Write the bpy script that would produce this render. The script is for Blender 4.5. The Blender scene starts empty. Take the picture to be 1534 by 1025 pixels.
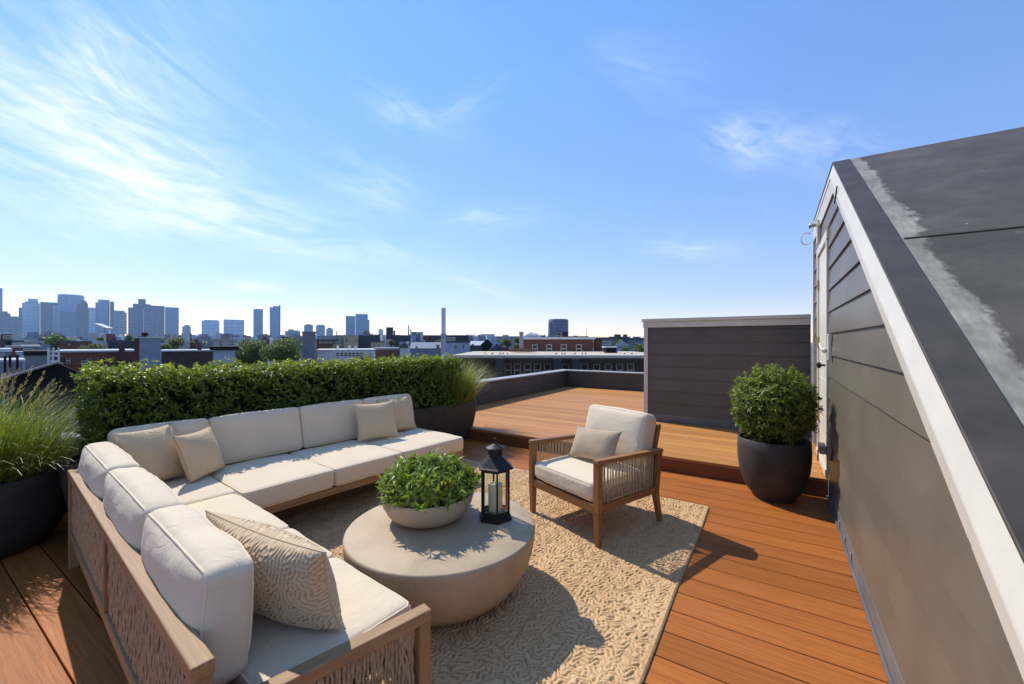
import bpy, bmesh, math, random
import numpy as np
from mathutils import Vector, Matrix, noise as mnoise
R = math.radians
sc = bpy.context.scene
COL = sc.collection
rng = np.random.default_rng(7)
random.seed(7)

# ------------------------------------------------------------------ camera
CAM_H = 1.42
YAW = 32.6
cd = bpy.data.cameras.new('camera'); cam = bpy.data.objects.new('camera', cd); COL.objects.link(cam)
cd.sensor_width = 36; cd.lens = 36*615/1534; cd.clip_start = .05; cd.clip_end = 20000
cam.location = (0, 0, CAM_H); cam.rotation_euler = (R(90), 0, R(YAW))
sc.camera = cam
CR = np.array([math.cos(R(YAW)), math.sin(R(YAW)), 0]); CF = np.array([-math.sin(R(YAW)), math.cos(R(YAW)), 0])
def spot(u, D):            # ground point of a bearing read off the photograph, D metres ahead
    p = CF*D + CR*((u-767)/615*D); return float(p[0]), float(p[1])
def hgt(v, D): return CAM_H - (v-512.5)/615*D

# ------------------------------------------------------------------ node helpers
def nmat(name):
    m = bpy.data.materials.new(name); m.use_nodes = True
    nt = m.node_tree; b = nt.nodes['Principled BSDF']
    return m, nt, b
def nd(nt, typ, ins=None, **kw):
    n = nt.nodes.new(typ)
    for k, v in kw.items(): setattr(n, k, v)
    for k, v in (ins or {}).items():
        s = n.inputs[k]
        if isinstance(v, bpy.types.NodeSocket): nt.links.new(v, s)
        else: s.default_value = v
    return n
def mth(nt, op, a, b=None, c=None, clamp=False):
    n = nt.nodes.new('ShaderNodeMath'); n.operation = op; n.use_clamp = clamp
    for i, v in enumerate((a, b, c)):
        if v is None: continue
        if isinstance(v, bpy.types.NodeSocket): nt.links.new(v, n.inputs[i])
        else: n.inputs[i].default_value = v
    return n.outputs[0]
def mix(nt, f, a, b, mode='MIX'):
    n = nt.nodes.new('ShaderNodeMix'); n.data_type = 'RGBA'; n.blend_type = mode
    for s, v in ((n.inputs[0], f), (n.inputs[6], a), (n.inputs[7], b)):
        if isinstance(v, bpy.types.NodeSocket): nt.links.new(v, s)
        else: s.default_value = v if isinstance(v, (int, float)) else (*v, 1)[:4]
    return n.outputs[2]
def ramp(nt, f, stops):
    n = nt.nodes.new('ShaderNodeValToRGB'); e = n.color_ramp.elements
    while len(e) < len(stops): e.new(.5)
    for i, (p, c) in enumerate(stops):
        e[i].position = p; e[i].color = (*c, 1) if len(c) == 3 else c
    nt.links.new(f, n.inputs[0]); return n.outputs[0]
def ocoord(nt, scale=(1,1,1), loc=(0,0,0), rot=(0,0,0)):
    t = nt.nodes.new('ShaderNodeTexCoord')
    return nd(nt, 'ShaderNodeMapping', {'Vector': t.outputs['Object'], 'Scale': scale, 'Location': loc, 'Rotation': rot}).outputs[0]
def attr(nt, name='rnd'):
    return nd(nt, 'ShaderNodeAttribute', attribute_name=name).outputs['Fac']
def bump(nt, b, h, strength=.3, dist=.01):
    n = nd(nt, 'ShaderNodeBump', {'Height': h, 'Strength': strength, 'Distance': dist})
    nt.links.new(n.outputs[0], b.inputs['Normal'])
def setb(nt, b, col=None, rough=None, spec=None, **kw):
    for k, v in (('Base Color', col), ('Roughness', rough), ('Specular IOR Level', spec)):
        if v is None: continue
        if isinstance(v, bpy.types.NodeSocket): nt.links.new(v, b.inputs[k])
        else: b.inputs[k].default_value = (*v, 1) if isinstance(v, tuple) and len(v) == 3 else v
    for k, v in kw.items(): b.inputs[k].default_value = v

def simple(name, c, rough=.6, spec=.4, var=.18, scale=6., bs=0., bscale=60., metal=0., stretch=(1,1,1)):
    m, nt, b = nmat(name)
    co = ocoord(nt, stretch)
    n1 = nd(nt, 'ShaderNodeTexNoise', {'Vector': co, 'Scale': scale, 'Detail': 6., 'Roughness': .6}).outputs[0]
    c1 = tuple(x*(1-var) for x in c); c2 = tuple(min(1, x*(1+var)) for x in c)
    setb(nt, b, ramp(nt, n1, [(.3, c1), (.7, c2)]), rough, spec, Metallic=metal)
    if bs:
        n2 = nd(nt, 'ShaderNodeTexNoise', {'Vector': co, 'Scale': bscale, 'Detail': 4.}).outputs[0]
        bump(nt, b, n2, bs, .005)
    return m

def wood_mat(name, dark, light, along='X', rough=.5, spec=.35, wear=0., bstr=.25):
    m, nt, b = nmat(name)
    s = {'X': (1.3, 46, 46), 'Y': (30, 1.2, 30), 'Z': (30, 30, 1.2)}[along]
    r = attr(nt)
    off = nd(nt, 'ShaderNodeCombineXYZ', {0: mth(nt, 'MULTIPLY', r, 37.), 1: mth(nt, 'MULTIPLY', r, 11.), 2: 0.}).outputs[0]
    co = nd(nt, 'ShaderNodeVectorMath', {0: ocoord(nt, s), 1: off}, operation='ADD').outputs[0]
    g = nd(nt, 'ShaderNodeTexNoise', {'Vector': co, 'Scale': 1.6, 'Detail': 9., 'Roughness': .68, 'Distortion': .6}).outputs[0]
    col = ramp(nt, g, [(.28, dark), (.5, tuple((a+c)/2 for a, c in zip(dark, light))), (.72, light)])
    tone = mth(nt, 'MULTIPLY_ADD', r, .34, .83)
    col = mix(nt, 1., col, nd(nt, 'ShaderNodeCombineColor', {0: tone, 1: tone, 2: tone}).outputs[0], 'MULTIPLY')
    if wear:
        n2 = nd(nt, 'ShaderNodeTexNoise', {'Vector': ocoord(nt, (.9, 2.2, 2)), 'Scale': 1.3, 'Detail': 7., 'Roughness': .7}).outputs[0]
        f = mth(nt, 'MULTIPLY', mth(nt, 'SUBTRACT', n2, .45, clamp=True), wear*4, clamp=True)
        col = mix(nt, f, col, tuple(min(1, x*1.1+.06) for x in light))
    setb(nt, b, col, rough, spec)
    bump(nt, b, g, bstr, .004)
    return m

# ------------------------------------------------------------------ mesh helpers
def tag(o, label=None, cat=None, group=None, kind=None):
    if label: o['label'] = label
    if cat: o['category'] = cat
    if group: o['group'] = group
    if kind: o['kind'] = kind
    return o
def thing(name, label, cat, loc=(0,0,0), rz=0., group=None):
    o = bpy.data.objects.new(name, None); COL.objects.link(o); o.empty_display_size = .1
    o.location = loc; o.rotation_euler = (0, 0, rz)
    return tag(o, label, cat, group)
def mesh_np(name, V, F, mat, parent=None, smooth=False, rnd=None):
    me = bpy.data.meshes.new(name)
    V = np.asarray(V, np.float32)
    if isinstance(F, np.ndarray):
        k = F.shape[1]; n = len(F)
        me.vertices.add(len(V)); me.vertices.foreach_set('co', V.ravel())
        me.loops.add(n*k); me.loops.foreach_set('vertex_index', F.astype(np.int32).ravel())
        me.polygons.add(n); me.polygons.foreach_set('loop_start', np.arange(0, n*k, k, dtype=np.int32))
        me.polygons.foreach_set('loop_total', np.full(n, k, np.int32))
        me.update(calc_edges=True)
    else:
        me.from_pydata(V.tolist(), [], F); me.update()
    if rnd is not None:
        a = me.attributes.new('rnd', 'FLOAT', 'FACE'); a.data.foreach_set('value', np.asarray(rnd, np.float32))
    if smooth: me.polygons.foreach_set('use_smooth', np.ones(len(me.polygons), bool))
    me.materials.append(mat)
    o = bpy.data.objects.new(name, me); COL.objects.link(o)
    if parent is not None: o.parent = parent
    return o

class MB:
    def __init__(s): s.v = []; s.f = []; s.r = []
    def add(s, V, F, r=None):
        o = len(s.v); s.v += [tuple(map(float, p)) for p in V]
        s.f += [tuple(i+o for i in f) for f in F]
        r = random.random() if r is None else r
        s.r += [r]*len(F); return s
    def box(s, c, d, rot=None, r=None):
        x, y, z = (q/2 for q in d)
        P = [Vector((a, b, e)) for a in (-x, x) for b in (-y, y) for e in (-z, z)]
        if rot is not None:
            M = rot if isinstance(rot, Matrix) else Matrix.Rotation(rot, 3, 'Z')
            P = [M @ p for p in P]
        c = Vector(c)
        return s.add([p+c for p in P], [(0,1,3,2),(4,6,7,5),(0,4,5,1),(2,3,7,6),(0,2,6,4),(1,5,7,3)], r)
    def bb(s, a, b, r=None):
        return s.box([(p+q)/2 for p, q in zip(a, b)], [abs(q-p) for p, q in zip(a, b)], r=r)
    def bar(s, p, q, w, h, up=(0,0,1), r=None, w2=None, h2=None):
        p = Vector(p); q = Vector(q); d = (q-p).normalized(); sx = d.cross(Vector(up))
        if sx.length < 1e-4: sx = d.cross(Vector((0,1,0)))
        sx.normalize(); u = sx.cross(d)
        w2 = w2 or w; h2 = h2 or h
        V = [p+sx*a*w/2+u*b*h/2 for a, b in ((-1,-1),(1,-1),(1,1),(-1,1))]+[q+sx*a*w2/2+u*b*h2/2 for a, b in ((-1,-1),(1,-1),(1,1),(-1,1))]
        return s.add(V, [(3,2,1,0),(4,5,6,7),(0,1,5,4),(1,2,6,5),(2,3,7,6),(3,0,4,7)], r)
    def prism(s, poly, d, r=None):     # poly list of 3D points, extruded by vector d
        n = len(poly); d = Vector(d)
        V = [Vector(p) for p in poly]+[Vector(p)+d for p in poly]
        return s.add(V, [tuple(range(n-1,-1,-1)), tuple(range(n,2*n))]+[(i,(i+1)%n,n+(i+1)%n,n+i) for i in range(n)], r)
    def tube(s, pts, rad, k=8, closed=False, cap=True, r=None):
        pts = [Vector(p) for p in pts]; n = len(pts); V = []; F = []
        prev = None
        for i, p in enumerate(pts):
            a = pts[(i-1) % n] if (closed or i > 0) else p
            b = pts[(i+1) % n] if (closed or i < n-1) else p
            t = (b-a).normalized()
            if prev is None:
                nx = t.cross(Vector((0,0,1)))
                if nx.length < .05: nx = t.cross(Vector((1,0,0)))
            else: nx = prev - t*prev.dot(t)
            nx.normalize(); prev = nx; ny = t.cross(nx)
            ra = rad[i] if hasattr(rad, '__len__') else rad
            V += [p+nx*ra*math.cos(2*math.pi*j/k)+ny*ra*math.sin(2*math.pi*j/k) for j in range(k)]
        for i in range(n if closed else n-1):
            i2 = (i+1) % n
            F += [(i*k+j, i*k+(j+1)%k, i2*k+(j+1)%k, i2*k+j) for j in range(k)]
        if cap and not closed: F += [tuple(range(k-1,-1,-1)), tuple(range((n-1)*k, n*k))]
        return s.add(V, F, r)
    def lathe(s, prof, k=48, c=(0,0,0), r=None, ph=0.):
        V = []; F = []; n = len(prof)
        for rr, z in prof:
            V += [(c[0]+rr*math.cos(ph+2*math.pi*j/k), c[1]+rr*math.sin(ph+2*math.pi*j/k), c[2]+z) for j in range(k)]
        for i in range(n-1): F += [(i*k+j, i*k+(j+1)%k, (i+1)*k+(j+1)%k, (i+1)*k+j) for j in range(k)]
        F += [tuple(range(k-1,-1,-1)), tuple(range((n-1)*k, n*k))]
        return s.add(V, F, r)
    def build(s, name, mat, parent=None, smooth=False, bevel=0., seg=2, auto=None):
        o = mesh_np(name, s.v, s.f, mat, parent, smooth, s.r)
        bm = bmesh.new(); bm.from_mesh(o.data); bmesh.ops.recalc_face_normals(bm, faces=bm.faces); bm.to_mesh(o.data); bm.free()
        if bevel:
            md = o.modifiers.new('bevel', 'BEVEL'); md.width = bevel; md.segments = seg; md.limit_method = 'ANGLE'; md.angle_limit = R(35)
        if auto is not None: o.data.set_sharp_from_angle(angle=R(auto))
        return o

# ------------------------------------------------------------------ labyrinth relief (rug loops, embroidered pillows)
def labyrinth(n, waves, aniso=0., steps=160, seed=1, pref=0.):
    g = np.random.default_rng(seed); u = g.standard_normal((n, n))*.1
    k = np.fft.fftfreq(n)*n; kx, ky = np.meshgrid(k, k, indexing='ij')
    k2 = (kx**2*(1+aniso)+ky**2*(1-aniso))/waves**2
    L = .35-(1-k2)**2-pref*(ky**2/(kx**2+ky**2+1e-6)); dt = .5
    for _ in range(steps):
        N = -u**3
        u = np.real(np.fft.ifft2((np.fft.fft2(u)+dt*np.fft.fft2(N))/(1-dt*L)))
    return np.clip(u/np.abs(u).max()*1.25, -1, 1)
def sample(T, x, y):       # periodic bilinear lookup, x,y in tiles
    n = T.shape[0]; x = (x % 1)*n; y = (y % 1)*n
    i = np.floor(x).astype(int); j = np.floor(y).astype(int); fx = x-i; fy = y-j
    i %= n; j %= n; i2 = (i+1) % n; j2 = (j+1) % n
    return (T[i,j]*(1-fx)+T[i2,j]*fx)*(1-fy)+(T[i,j2]*(1-fx)+T[i2,j2]*fx)*fy
LAB = labyrinth(320, 30, 0., 34, 3)
LABR = labyrinth(512, 60, .0, 30, 5, .05)
LAB = LAB-LAB.mean(); LABR = LABR-LABR.mean()

# ------------------------------------------------------------------ leaves and blades
def leaf_mesh(P, D, Nn, L, W, curl=.12):
    """folded lance leaves: P base points, D unit directions, Nn unit normals, L lengths, W widths -> V, F"""
    n = len(P); S = np.cross(D, Nn); S /= np.linalg.norm(S, axis=1)[:,None]+1e-9; Nn = np.cross(S, D)
    L = L[:,None]; W = W[:,None]
    b = P; m = P+D*L*.5+Nn*L*curl; t = P+D*L-Nn*L*curl*.6
    l = P+D*L*.45-S*W*.5+Nn*(L*curl+W*.22); r = P+D*L*.45+S*W*.5+Nn*(L*curl+W*.22)
    V = np.stack([b, r, t, l, m], 1).reshape(-1, 3)
    o = (np.arange(n)*5)[:,None]
    F = np.concatenate([o+np.array([[0,1,4]]), o+np.array([[1,2,4]]), o+np.array([[0,4,3]]), o+np.array([[4,2,3]])], 1).reshape(-1, 3)
    return V, F
def unit(a): return a/(np.linalg.norm(a, axis=1)[:,None]+1e-9)
def blade_mesh(P, az, lean, L, W, droop, seg=6):
    """grass blades arching from P"""
    n = len(P); H = np.stack([np.cos(az), np.sin(az), np.zeros(n)], 1); S = np.stack([-np.sin(az), np.cos(az), np.zeros(n)], 1)
    pts = [P.copy()]; ang = lean.copy(); p = P.copy()
    for i in range(seg):
        st = (L/seg)[:,None]
        p = p+(H*np.sin(ang)[:,None]+np.array([[0,0,1.]])*np.cos(ang)[:,None])*st
        pts.append(p); ang = ang+droop*(i+1)/seg
    V = []
    for i, q in enumerate(pts):
        w = (W*(1-(i/seg)**1.6)*.5+.0004)[:,None]
        V += [q-S*w, q+S*w]
    V = np.stack(V, 1).reshape(-1, 3); k = 2*(seg+1); o = (np.arange(n)*k)[:,None]
    F = np.concatenate([o+np.array([[2*i, 2*i+1, 2*i+3, 2*i+2]]) for i in range(seg)], 1).reshape(-1, 4)
    return V, F

# ------------------------------------------------------------------ cushions and pillows
def cushion(name, mat, parent, c, h, rot, rad=.035, bulge=(.0,.0,.02), wr=.004, seed=0, pipe=None, pipe_axis=2, dense=22, pmat=None):
    """soft box cushion: c centre, h half sizes, rot 3x3 matrix; pipe = list of signs of the faces on pipe_axis that carry piping"""
    h = np.array(h); rot = np.array(rot); c = np.array(c)
    def f(p):
        p = np.asarray(p, float); inner = np.clip(p, -(h-rad), h-rad); d = p-inner
        d = d/(np.linalg.norm(d, axis=1)[:,None]+1e-9); q = inner+d*rad; x = np.clip(q/h, -1, 1)
        for k in range(3):
            o = [i for i in range(3) if i != k]
            q[:,k] += np.sign(x[:,k])*np.abs(x[:,k])**2*bulge[k]*(1-x[:,o[0]]**4)*(1-x[:,o[1]]**4)
            q[:,k] *= 1-.012*(np.abs(x[:,o[0]])*np.abs(x[:,o[1]]))**3
        if wr:
            for i in range(len(q)):
                v = Vector(q[i]*np.array([5., 5., 9.])+seed*7.3)
                a = mnoise.noise(v)*wr+mnoise.noise(v*2.7)*wr*.4
                q[i] += d[i]*a
        return q
    def axis(hh):
        e = np.array([0, .3, .6, 1.])*rad*1.0
        mid = np.linspace(-(hh-rad), hh-rad, dense)
        return np.concatenate([-hh+e[:-1], mid, (hh-e[:-1])[::-1]])
    V = []; F = []
    for k in range(3):
        o = [i for i in range(3) if i != k]
        A = axis(h[o[0]]); B = axis(h[o[1]])
        for sg in (-1, 1):
            g = np.zeros((len(A), len(B), 3)); g[:,:,o[0]] = A[:,None]; g[:,:,o[1]] = B[None,:]; g[:,:,k] = sg*h[k]
            b0 = sum(len(v) for v in V); V.append(g.reshape(-1, 3)); nb = len(B)
            for i in range(len(A)-1):
                for j in range(nb-1):
                    F.append((b0+i*nb+j, b0+(i+1)*nb+j, b0+(i+1)*nb+j+1, b0+i*nb+j+1))
    V = np.concatenate(V); Q = f(V)@rot.T+c
    ob = mesh_np(name, Q, F, mat, parent, True)
    bm = bmesh.new(); bm.from_mesh(ob.data); bmesh.ops.remove_doubles(bm, verts=bm.verts, dist=.0004)
    bmesh.ops.recalc_face_normals(bm, faces=bm.faces); bm.to_mesh(ob.data); bm.free()
    ob.data.polygons.foreach_set('use_smooth', np.ones(len(ob.data.polygons), bool))
    if pipe:
        o = [i for i in range(3) if i != pipe_axis]; mb = MB()
        for sg in pipe:
            hx, hy = h[o[0]], h[o[1]]; n = 40; pts = []; rr = rad*.9
            for (x0, y0, x1, y1) in ((-hx+rr,-hy,hx-rr,-hy),(hx,-hy+rr,hx,hy-rr),(hx-rr,hy,-hx+rr,hy),(-hx,hy-rr,-hx,-hy+rr)):
                for t in np.linspace(0, 1, n):
                    p = np.zeros(3); p[o[0]] = x0+(x1-x0)*t; p[o[1]] = y0+(y1-y0)*t; p[pipe_axis] = sg*h[pipe_axis]; pts.append(p)
            mb.tube((f(np.array(pts))@rot.T+c).tolist(), .0042, 6, True)
        pp = mb.build('piping', pmat or mat, ob, True)
    return ob

def pillow(name, label, mat, c, right, up, w, hh, t, emb=.0022, tile=.42, seed=0, n=110, sag=.0, zfloor=None):
    """knife-edge throw pillow with dog-ear corners; right / up are the pillow's own axes in world space"""
    right = np.array(right, float); right /= np.linalg.norm(right); up = np.array(up, float); up -= right*(up@right); up /= np.linalg.norm(up)
    nz = np.cross(right, up); c = np.array(c, float)
    s = np.linspace(-1, 1, n); u, v = np.meshgrid(s, s, indexing='ij')
    th = ((1-u**2)*(1-v**2)); th = np.clip(th, 0, 1)**.5
    x = w/2*u*(1-.10*(1-v**2)*np.abs(u)**2); y = hh/2*v*(1-.10*(1-u**2)*np.abs(v)**2)
    lab = sample(LAB, x/tile+seed*.37, y/tile+seed*.21); em = np.clip((np.tanh(lab*2.5)+.85)/1.25, 0, 1)**.7
    V = []; F = []
    wr = np.array([[mnoise.noise(Vector((x[i,j]*9+seed, y[i,j]*9, seed*3.1))) for j in range(0, n)] for i in range(0, n)])
    for sg in (1, -1):
        z = sg*(t/2*th*(1+.10*wr-sag*v)+emb*(em*2-1)*np.clip(th*3, 0, 1))
        if sg == -1: z = np.where((np.abs(u) >= 1) | (np.abs(v) >= 1), 0, z)
        else: z = np.where((np.abs(u) >= 1) | (np.abs(v) >= 1), 0, z)
        P = c+x[...,None]*right+y[...,None]*up+z[...,None]*nz
        b0 = n*n if sg == -1 else 0; V.append(P.reshape(-1, 3))
        i, j = np.meshgrid(np.arange(n-1), np.arange(n-1), indexing='ij'); q = (i*n+j).ravel()
        f = np.stack([q, q+n, q+n+1, q+1], 1)+b0
        F.append(f if sg == 1 else f[:, ::-1])
    V = np.concatenate(V); F = np.concatenate(F); lf = 1-(1-em)*min(1, emb/.0042)*.7; lf = np.tile(((lf[:-1,:-1]+lf[1:,1:])/2).ravel(), 2)
    if zfloor is not None: V[:,2] = np.where(V[:,2] < zfloor+.03, zfloor+.03+(V[:,2]-zfloor-.03)*.35, V[:,2]); V[:,2] = np.maximum(V[:,2], zfloor+.002)
    base = V.mean(0); base[2] = V[:,2].min()
    o = mesh_np(name, V-base, F, mat, None, True, lf); o.location = base.tolist()
    bm = bmesh.new(); bm.from_mesh(o.data); bmesh.ops.remove_doubles(bm, verts=bm.verts, dist=.0003); bm.to_mesh(o.data); bm.free()
    tag(o, label, 'pillow')
    e = np.concatenate([np.stack([s, -np.ones(n)], 1), np.stack([np.ones(n), s], 1)[1:], np.stack([s[::-1], np.ones(n)], 1)[1:], np.stack([-np.ones(n), s[::-1]], 1)[1:-1]])
    ex = w/2*e[:,0]*(1-.10*(1-e[:,1]**2)); ey = hh/2*e[:,1]*(1-.10*(1-e[:,0]**2))
    pp = c+ex[:,None]*right+ey[:,None]*up
    if zfloor is not None: pp[:,2] = np.where(pp[:,2] < zfloor+.03, zfloor+.03+(pp[:,2]-zfloor-.03)*.35, pp[:,2]); pp[:,2] = np.maximum(pp[:,2], zfloor+.004)
    MB().tube((pp-base).tolist(), .0032, 6, True).build('seam_cord', mat, o, True)
    return o
# ------------------------------------------------------------------ light and sky
SUN_EL, SUN_AZ = 48., -76.          # azimuth from +Y towards +X
w = bpy.data.worlds.new('World'); sc.world = w; w.use_nodes = True
nt = w.node_tree; bg = nt.nodes['Background']
sky = nd(nt, 'ShaderNodeTexSky', sky_type='NISHITA', sun_disc=False, sun_elevation=R(SUN_EL), sun_rotation=R(SUN_AZ), air_density=1.0, dust_density=.03, ozone_density=2.6, altitude=30)
tc = nt.nodes.new('ShaderNodeTexCoord')
sep = nd(nt, 'ShaderNodeSeparateXYZ', {0: tc.outputs['Generated']})
az = mth(nt, 'ARCTAN2', sep.outputs[0], sep.outputs[1])      # compass bearing of the sky direction
el = mth(nt, 'ARCSINE', sep.outputs[2])
def pix_dir(u, v):
    d = CR*((u-767)/615)+CF+np.array([0,0,(512.5-v)/615]); d /= np.linalg.norm(d)
    return math.atan2(d[0], d[1]), math.asin(d[2])
# cirrus: (ends of each streak, half width deg, density, noise stretch along / across)
CIR = [((-60,60),(330,300),13.,.52,2.2,7.),((-40,120),(300,250),4.5,.62,2.,9.),((60,250),(560,372),3.4,.7,2.4,11.),((130,40),(215,150),3.2,.5,3.,10.),((-80,200),(420,330),6.,.45,2.,8.),
       ((560,150),(680,190),2.2,.38,3.,9.),((660,185),(760,120),1.5,.22,3.,9.),((480,255),(620,300),3.2,.34,3.,9.),((1070,195),(1190,225),2.6,.5,4.,10.),
       ((1200,215),(1330,235),2.6,.36,4.,10.),((960,365),(1090,372),1.6,.4,3.,9.),((640,400),(800,440),1.8,.5,3.,9.),((340,428),(415,436),.8,1.0,9.,16.),
       ((150,310),(330,345),1.2,.32,3.,9.),((680,330),(800,322),1.6,.3,3.,9.),((880,90),(1060,130),3.5,.14,2.,8.)]
dens = None
for i, (a, b, wd, am, sa, sb) in enumerate(CIR):
    a0, e0 = pix_dir(*a); a1, e1 = pix_dir(*b); ca, ce = (a0+a1)/2, (e0+e1)/2
    ck = math.cos(ce); L = math.hypot((a1-a0)*ck, e1-e0)/2; th = math.atan2(e1-e0, (a1-a0)*ck)
    x = mth(nt, 'MULTIPLY', mth(nt, 'SUBTRACT', az, ca), ck); y = mth(nt, 'SUBTRACT', el, ce)
    s = mth(nt, 'ADD', mth(nt, 'MULTIPLY', x, math.cos(th)), mth(nt, 'MULTIPLY', y, math.sin(th)))
    t = mth(nt, 'SUBTRACT', mth(nt, 'MULTIPLY', y, math.cos(th)), mth(nt, 'MULTIPLY', x, math.sin(th)))
    v = nd(nt, 'ShaderNodeCombineXYZ', {0: mth(nt, 'MULTIPLY', s, sa), 1: mth(nt, 'MULTIPLY', t, sb), 2: i*3.7}).outputs[0]
    no = nd(nt, 'ShaderNodeTexNoise', {'Vector': v, 'Scale': 2.2, 'Detail': 9., 'Roughness': .62, 'Distortion': .9}).outputs[0]
    wl = mth(nt, 'POWER', mth(nt, 'DIVIDE', s, L*1.15), 2.); wt = mth(nt, 'POWER', mth(nt, 'DIVIDE', t, R(wd)), 2.)
    win = mth(nt, 'EXPONENT', mth(nt, 'MULTIPLY', mth(nt, 'ADD', wl, wt), -1.2))
    v2 = nd(nt, 'ShaderNodeCombineXYZ', {0: mth(nt, 'MULTIPLY', s, sa*1.6), 1: mth(nt, 'MULTIPLY', t, sb*3.2), 2: i*5.1}).outputs[0]
    n2 = nd(nt, 'ShaderNodeTexNoise', {'Vector': v2, 'Scale': 2.6, 'Detail': 8., 'Roughness': .68, 'Distortion': 1.4}).outputs[0]
    body_ = mth(nt, 'MULTIPLY_ADD', mth(nt, 'SUBTRACT', no, .38, clamp=True), 3.0, .0); fib = mth(nt, 'MULTIPLY_ADD', mth(nt, 'SUBTRACT', n2, .34, clamp=True), 2.0, .45)
    d = mth(nt, 'MULTIPLY', mth(nt, 'MULTIPLY', body_, fib), mth(nt, 'MULTIPLY', win, 1.35*am))
    dens = d if dens is None else mth(nt, 'ADD', dens, d)
dens = mth(nt, 'MULTIPLY', mth(nt, 'MINIMUM', dens, .85), mth(nt, 'GREATER_THAN', el, 0.))
SKY_STR = .14
skyc = nd(nt, 'ShaderNodeHueSaturation', {'Hue': .505, 'Saturation': 1.20, 'Value': 1.0, 'Color': sky.outputs[0]}).outputs[0]
skyc = mix(nt, 1., skyc, ramp(nt, el, [(.0, (.88,.685,.71)), (.12, (.88,.695,.74)), (.30, (.89,.80,.88)), (.65, (.79,.95,1.03))]), 'MULTIPLY')
skyc = mix(nt, .10, skyc, (4.2, 5.4, 6.8))
col = mix(nt, dens, skyc, (5.6, 5.9, 6.3))
nt.links.new(col, bg.inputs[0]); bg.inputs[1].default_value = SKY_STR

sl = bpy.data.lights.new('sun', 'SUN'); so = bpy.data.objects.new('sun', sl); COL.objects.link(so)
sl.energy = 3.1; sl.angle = R(.55); sl.color = (1., .955, .875)
sd = Vector((math.sin(R(SUN_AZ))*math.cos(R(SUN_EL)), math.cos(R(SUN_AZ))*math.cos(R(SUN_EL)), math.sin(R(SUN_EL))))
so.rotation_euler = (-sd).to_track_quat('-Z', 'Y').to_euler(); so.location = (-20, 10, 30)
sc.view_settings.view_transform = 'Standard'; sc.view_settings.look = 'None'; sc.view_settings.exposure = .68; sc.view_settings.gamma = 1.
sc.cycles.max_bounces = 8; sc.cycles.transparent_max_bounces = 12; sc.cycles.caustics_reflective = False; sc.cycles.caustics_refractive = False
sc.cycles.use_denoising = True; sc.cycles.volume_bounces = 0

# ------------------------------------------------------------------ materials
WARM = (1., .955, .865)            # warm light put into the terrace surface colours, against the blue skylight
M = {}
M['deck'] = wood_mat('deck_boards', (.25,.075,.016), (.47,.165,.040), 'X', .5, .16, wear=.10, bstr=.7)
M['deck_up'] = wood_mat('pale_glare_boards', (.37,.165,.050), (.53,.255,.086), 'X', .55, .2, wear=.06, bstr=.3)  # paler than the lower boards: grazing glare put into the base colour
M['riser'] = wood_mat('deck_riser', (.13,.040,.012), (.22,.075,.024), 'X', .5, .4)
M['oak'] = wood_mat('weathered_oak', (.23,.130,.062), (.43,.265,.135), 'X', .55, .3)
M['oakY'] = wood_mat('weathered_oak_b', (.23,.130,.062), (.43,.265,.135), 'Y', .55, .3)
M['oakZ'] = wood_mat('weathered_oak_c', (.23,.130,.062), (.43,.265,.135), 'Z', .55, .3)
M['chairX'] = wood_mat('honey_wood', (.19,.085,.030), (.34,.17,.068), 'X', .48, .35)
M['chairY'] = wood_mat('honey_wood_b', (.19,.085,.030), (.34,.17,.068), 'Y', .48, .35)
M['chairZ'] = wood_mat('honey_wood_c', (.19,.085,.030), (.34,.17,.068), 'Z', .48, .35)
def fabric(name, c, weave=700., bs=.18, var=.05, yarn=None):
    m, nt, b = nmat(name); co = ocoord(nt)
    n1 = nd(nt, 'ShaderNodeTexNoise', {'Vector': co, 'Scale': 5., 'Detail': 6.}).outputs[0]
    n2 = nd(nt, 'ShaderNodeTexNoise', {'Vector': ocoord(nt, (1,1,1)), 'Scale': weave, 'Detail': 2.}).outputs[0]
    f = mth(nt, 'ADD', mth(nt, 'MULTIPLY', n1, .6), mth(nt, 'MULTIPLY', n2, .4))
    setb(nt, b, ramp(nt, f, [(.3, tuple(x*(1-var) for x in c)), (.7, tuple(min(1,x*(1+var)) for x in c))]), .9, .15)
    if yarn:      # raised embroidery yarn is paler than the ground cloth
        setb(nt, b, mix(nt, n1, mix(nt, attr(nt), yarn[0], yarn[1]), tuple(x*.97 for x in yarn[1])) if False else mix(nt, attr(nt), yarn[0], yarn[1]))
    b.inputs['Sheen Weight'].default_value = .15
    n3 = nd(nt, 'ShaderNodeTexNoise', {'Vector': co, 'Scale': 14., 'Detail': 5., 'Distortion': 1.2}).outputs[0]
    n4 = nd(nt, 'ShaderNodeTexNoise', {'Vector': co, 'Scale': 7., 'Detail': 3., 'Distortion': 1.8}).outputs[0]; n5 = nd(nt, 'ShaderNodeTexNoise', {'Vector': co, 'Scale': 3.1, 'Detail': 2.}).outputs[0]
    cr = mth(nt, 'MINIMUM', mth(nt, 'MULTIPLY', mth(nt, 'ABSOLUTE', mth(nt, 'SUBTRACT', n4, .5)), 14.), 1.)      # sharp creases, only in places
    cr = mth(nt, 'MULTIPLY', cr, mth(nt, 'MULTIPLY', mth(nt, 'SUBTRACT', n5, .47, clamp=True), 5., clamp=True))
    bump(nt, b, mth(nt, 'ADD', mth(nt, 'ADD', mth(nt, 'MULTIPLY', n2, .12), n3), mth(nt, 'MULTIPLY', cr, .45)), bs, .012)
    return m
M['ivory'] = fabric('ivory_canvas', (.70,.59,.45), bs=.35)
M['ivory_pipe'] = fabric('ivory_piping', (.76,.64,.48))
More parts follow.
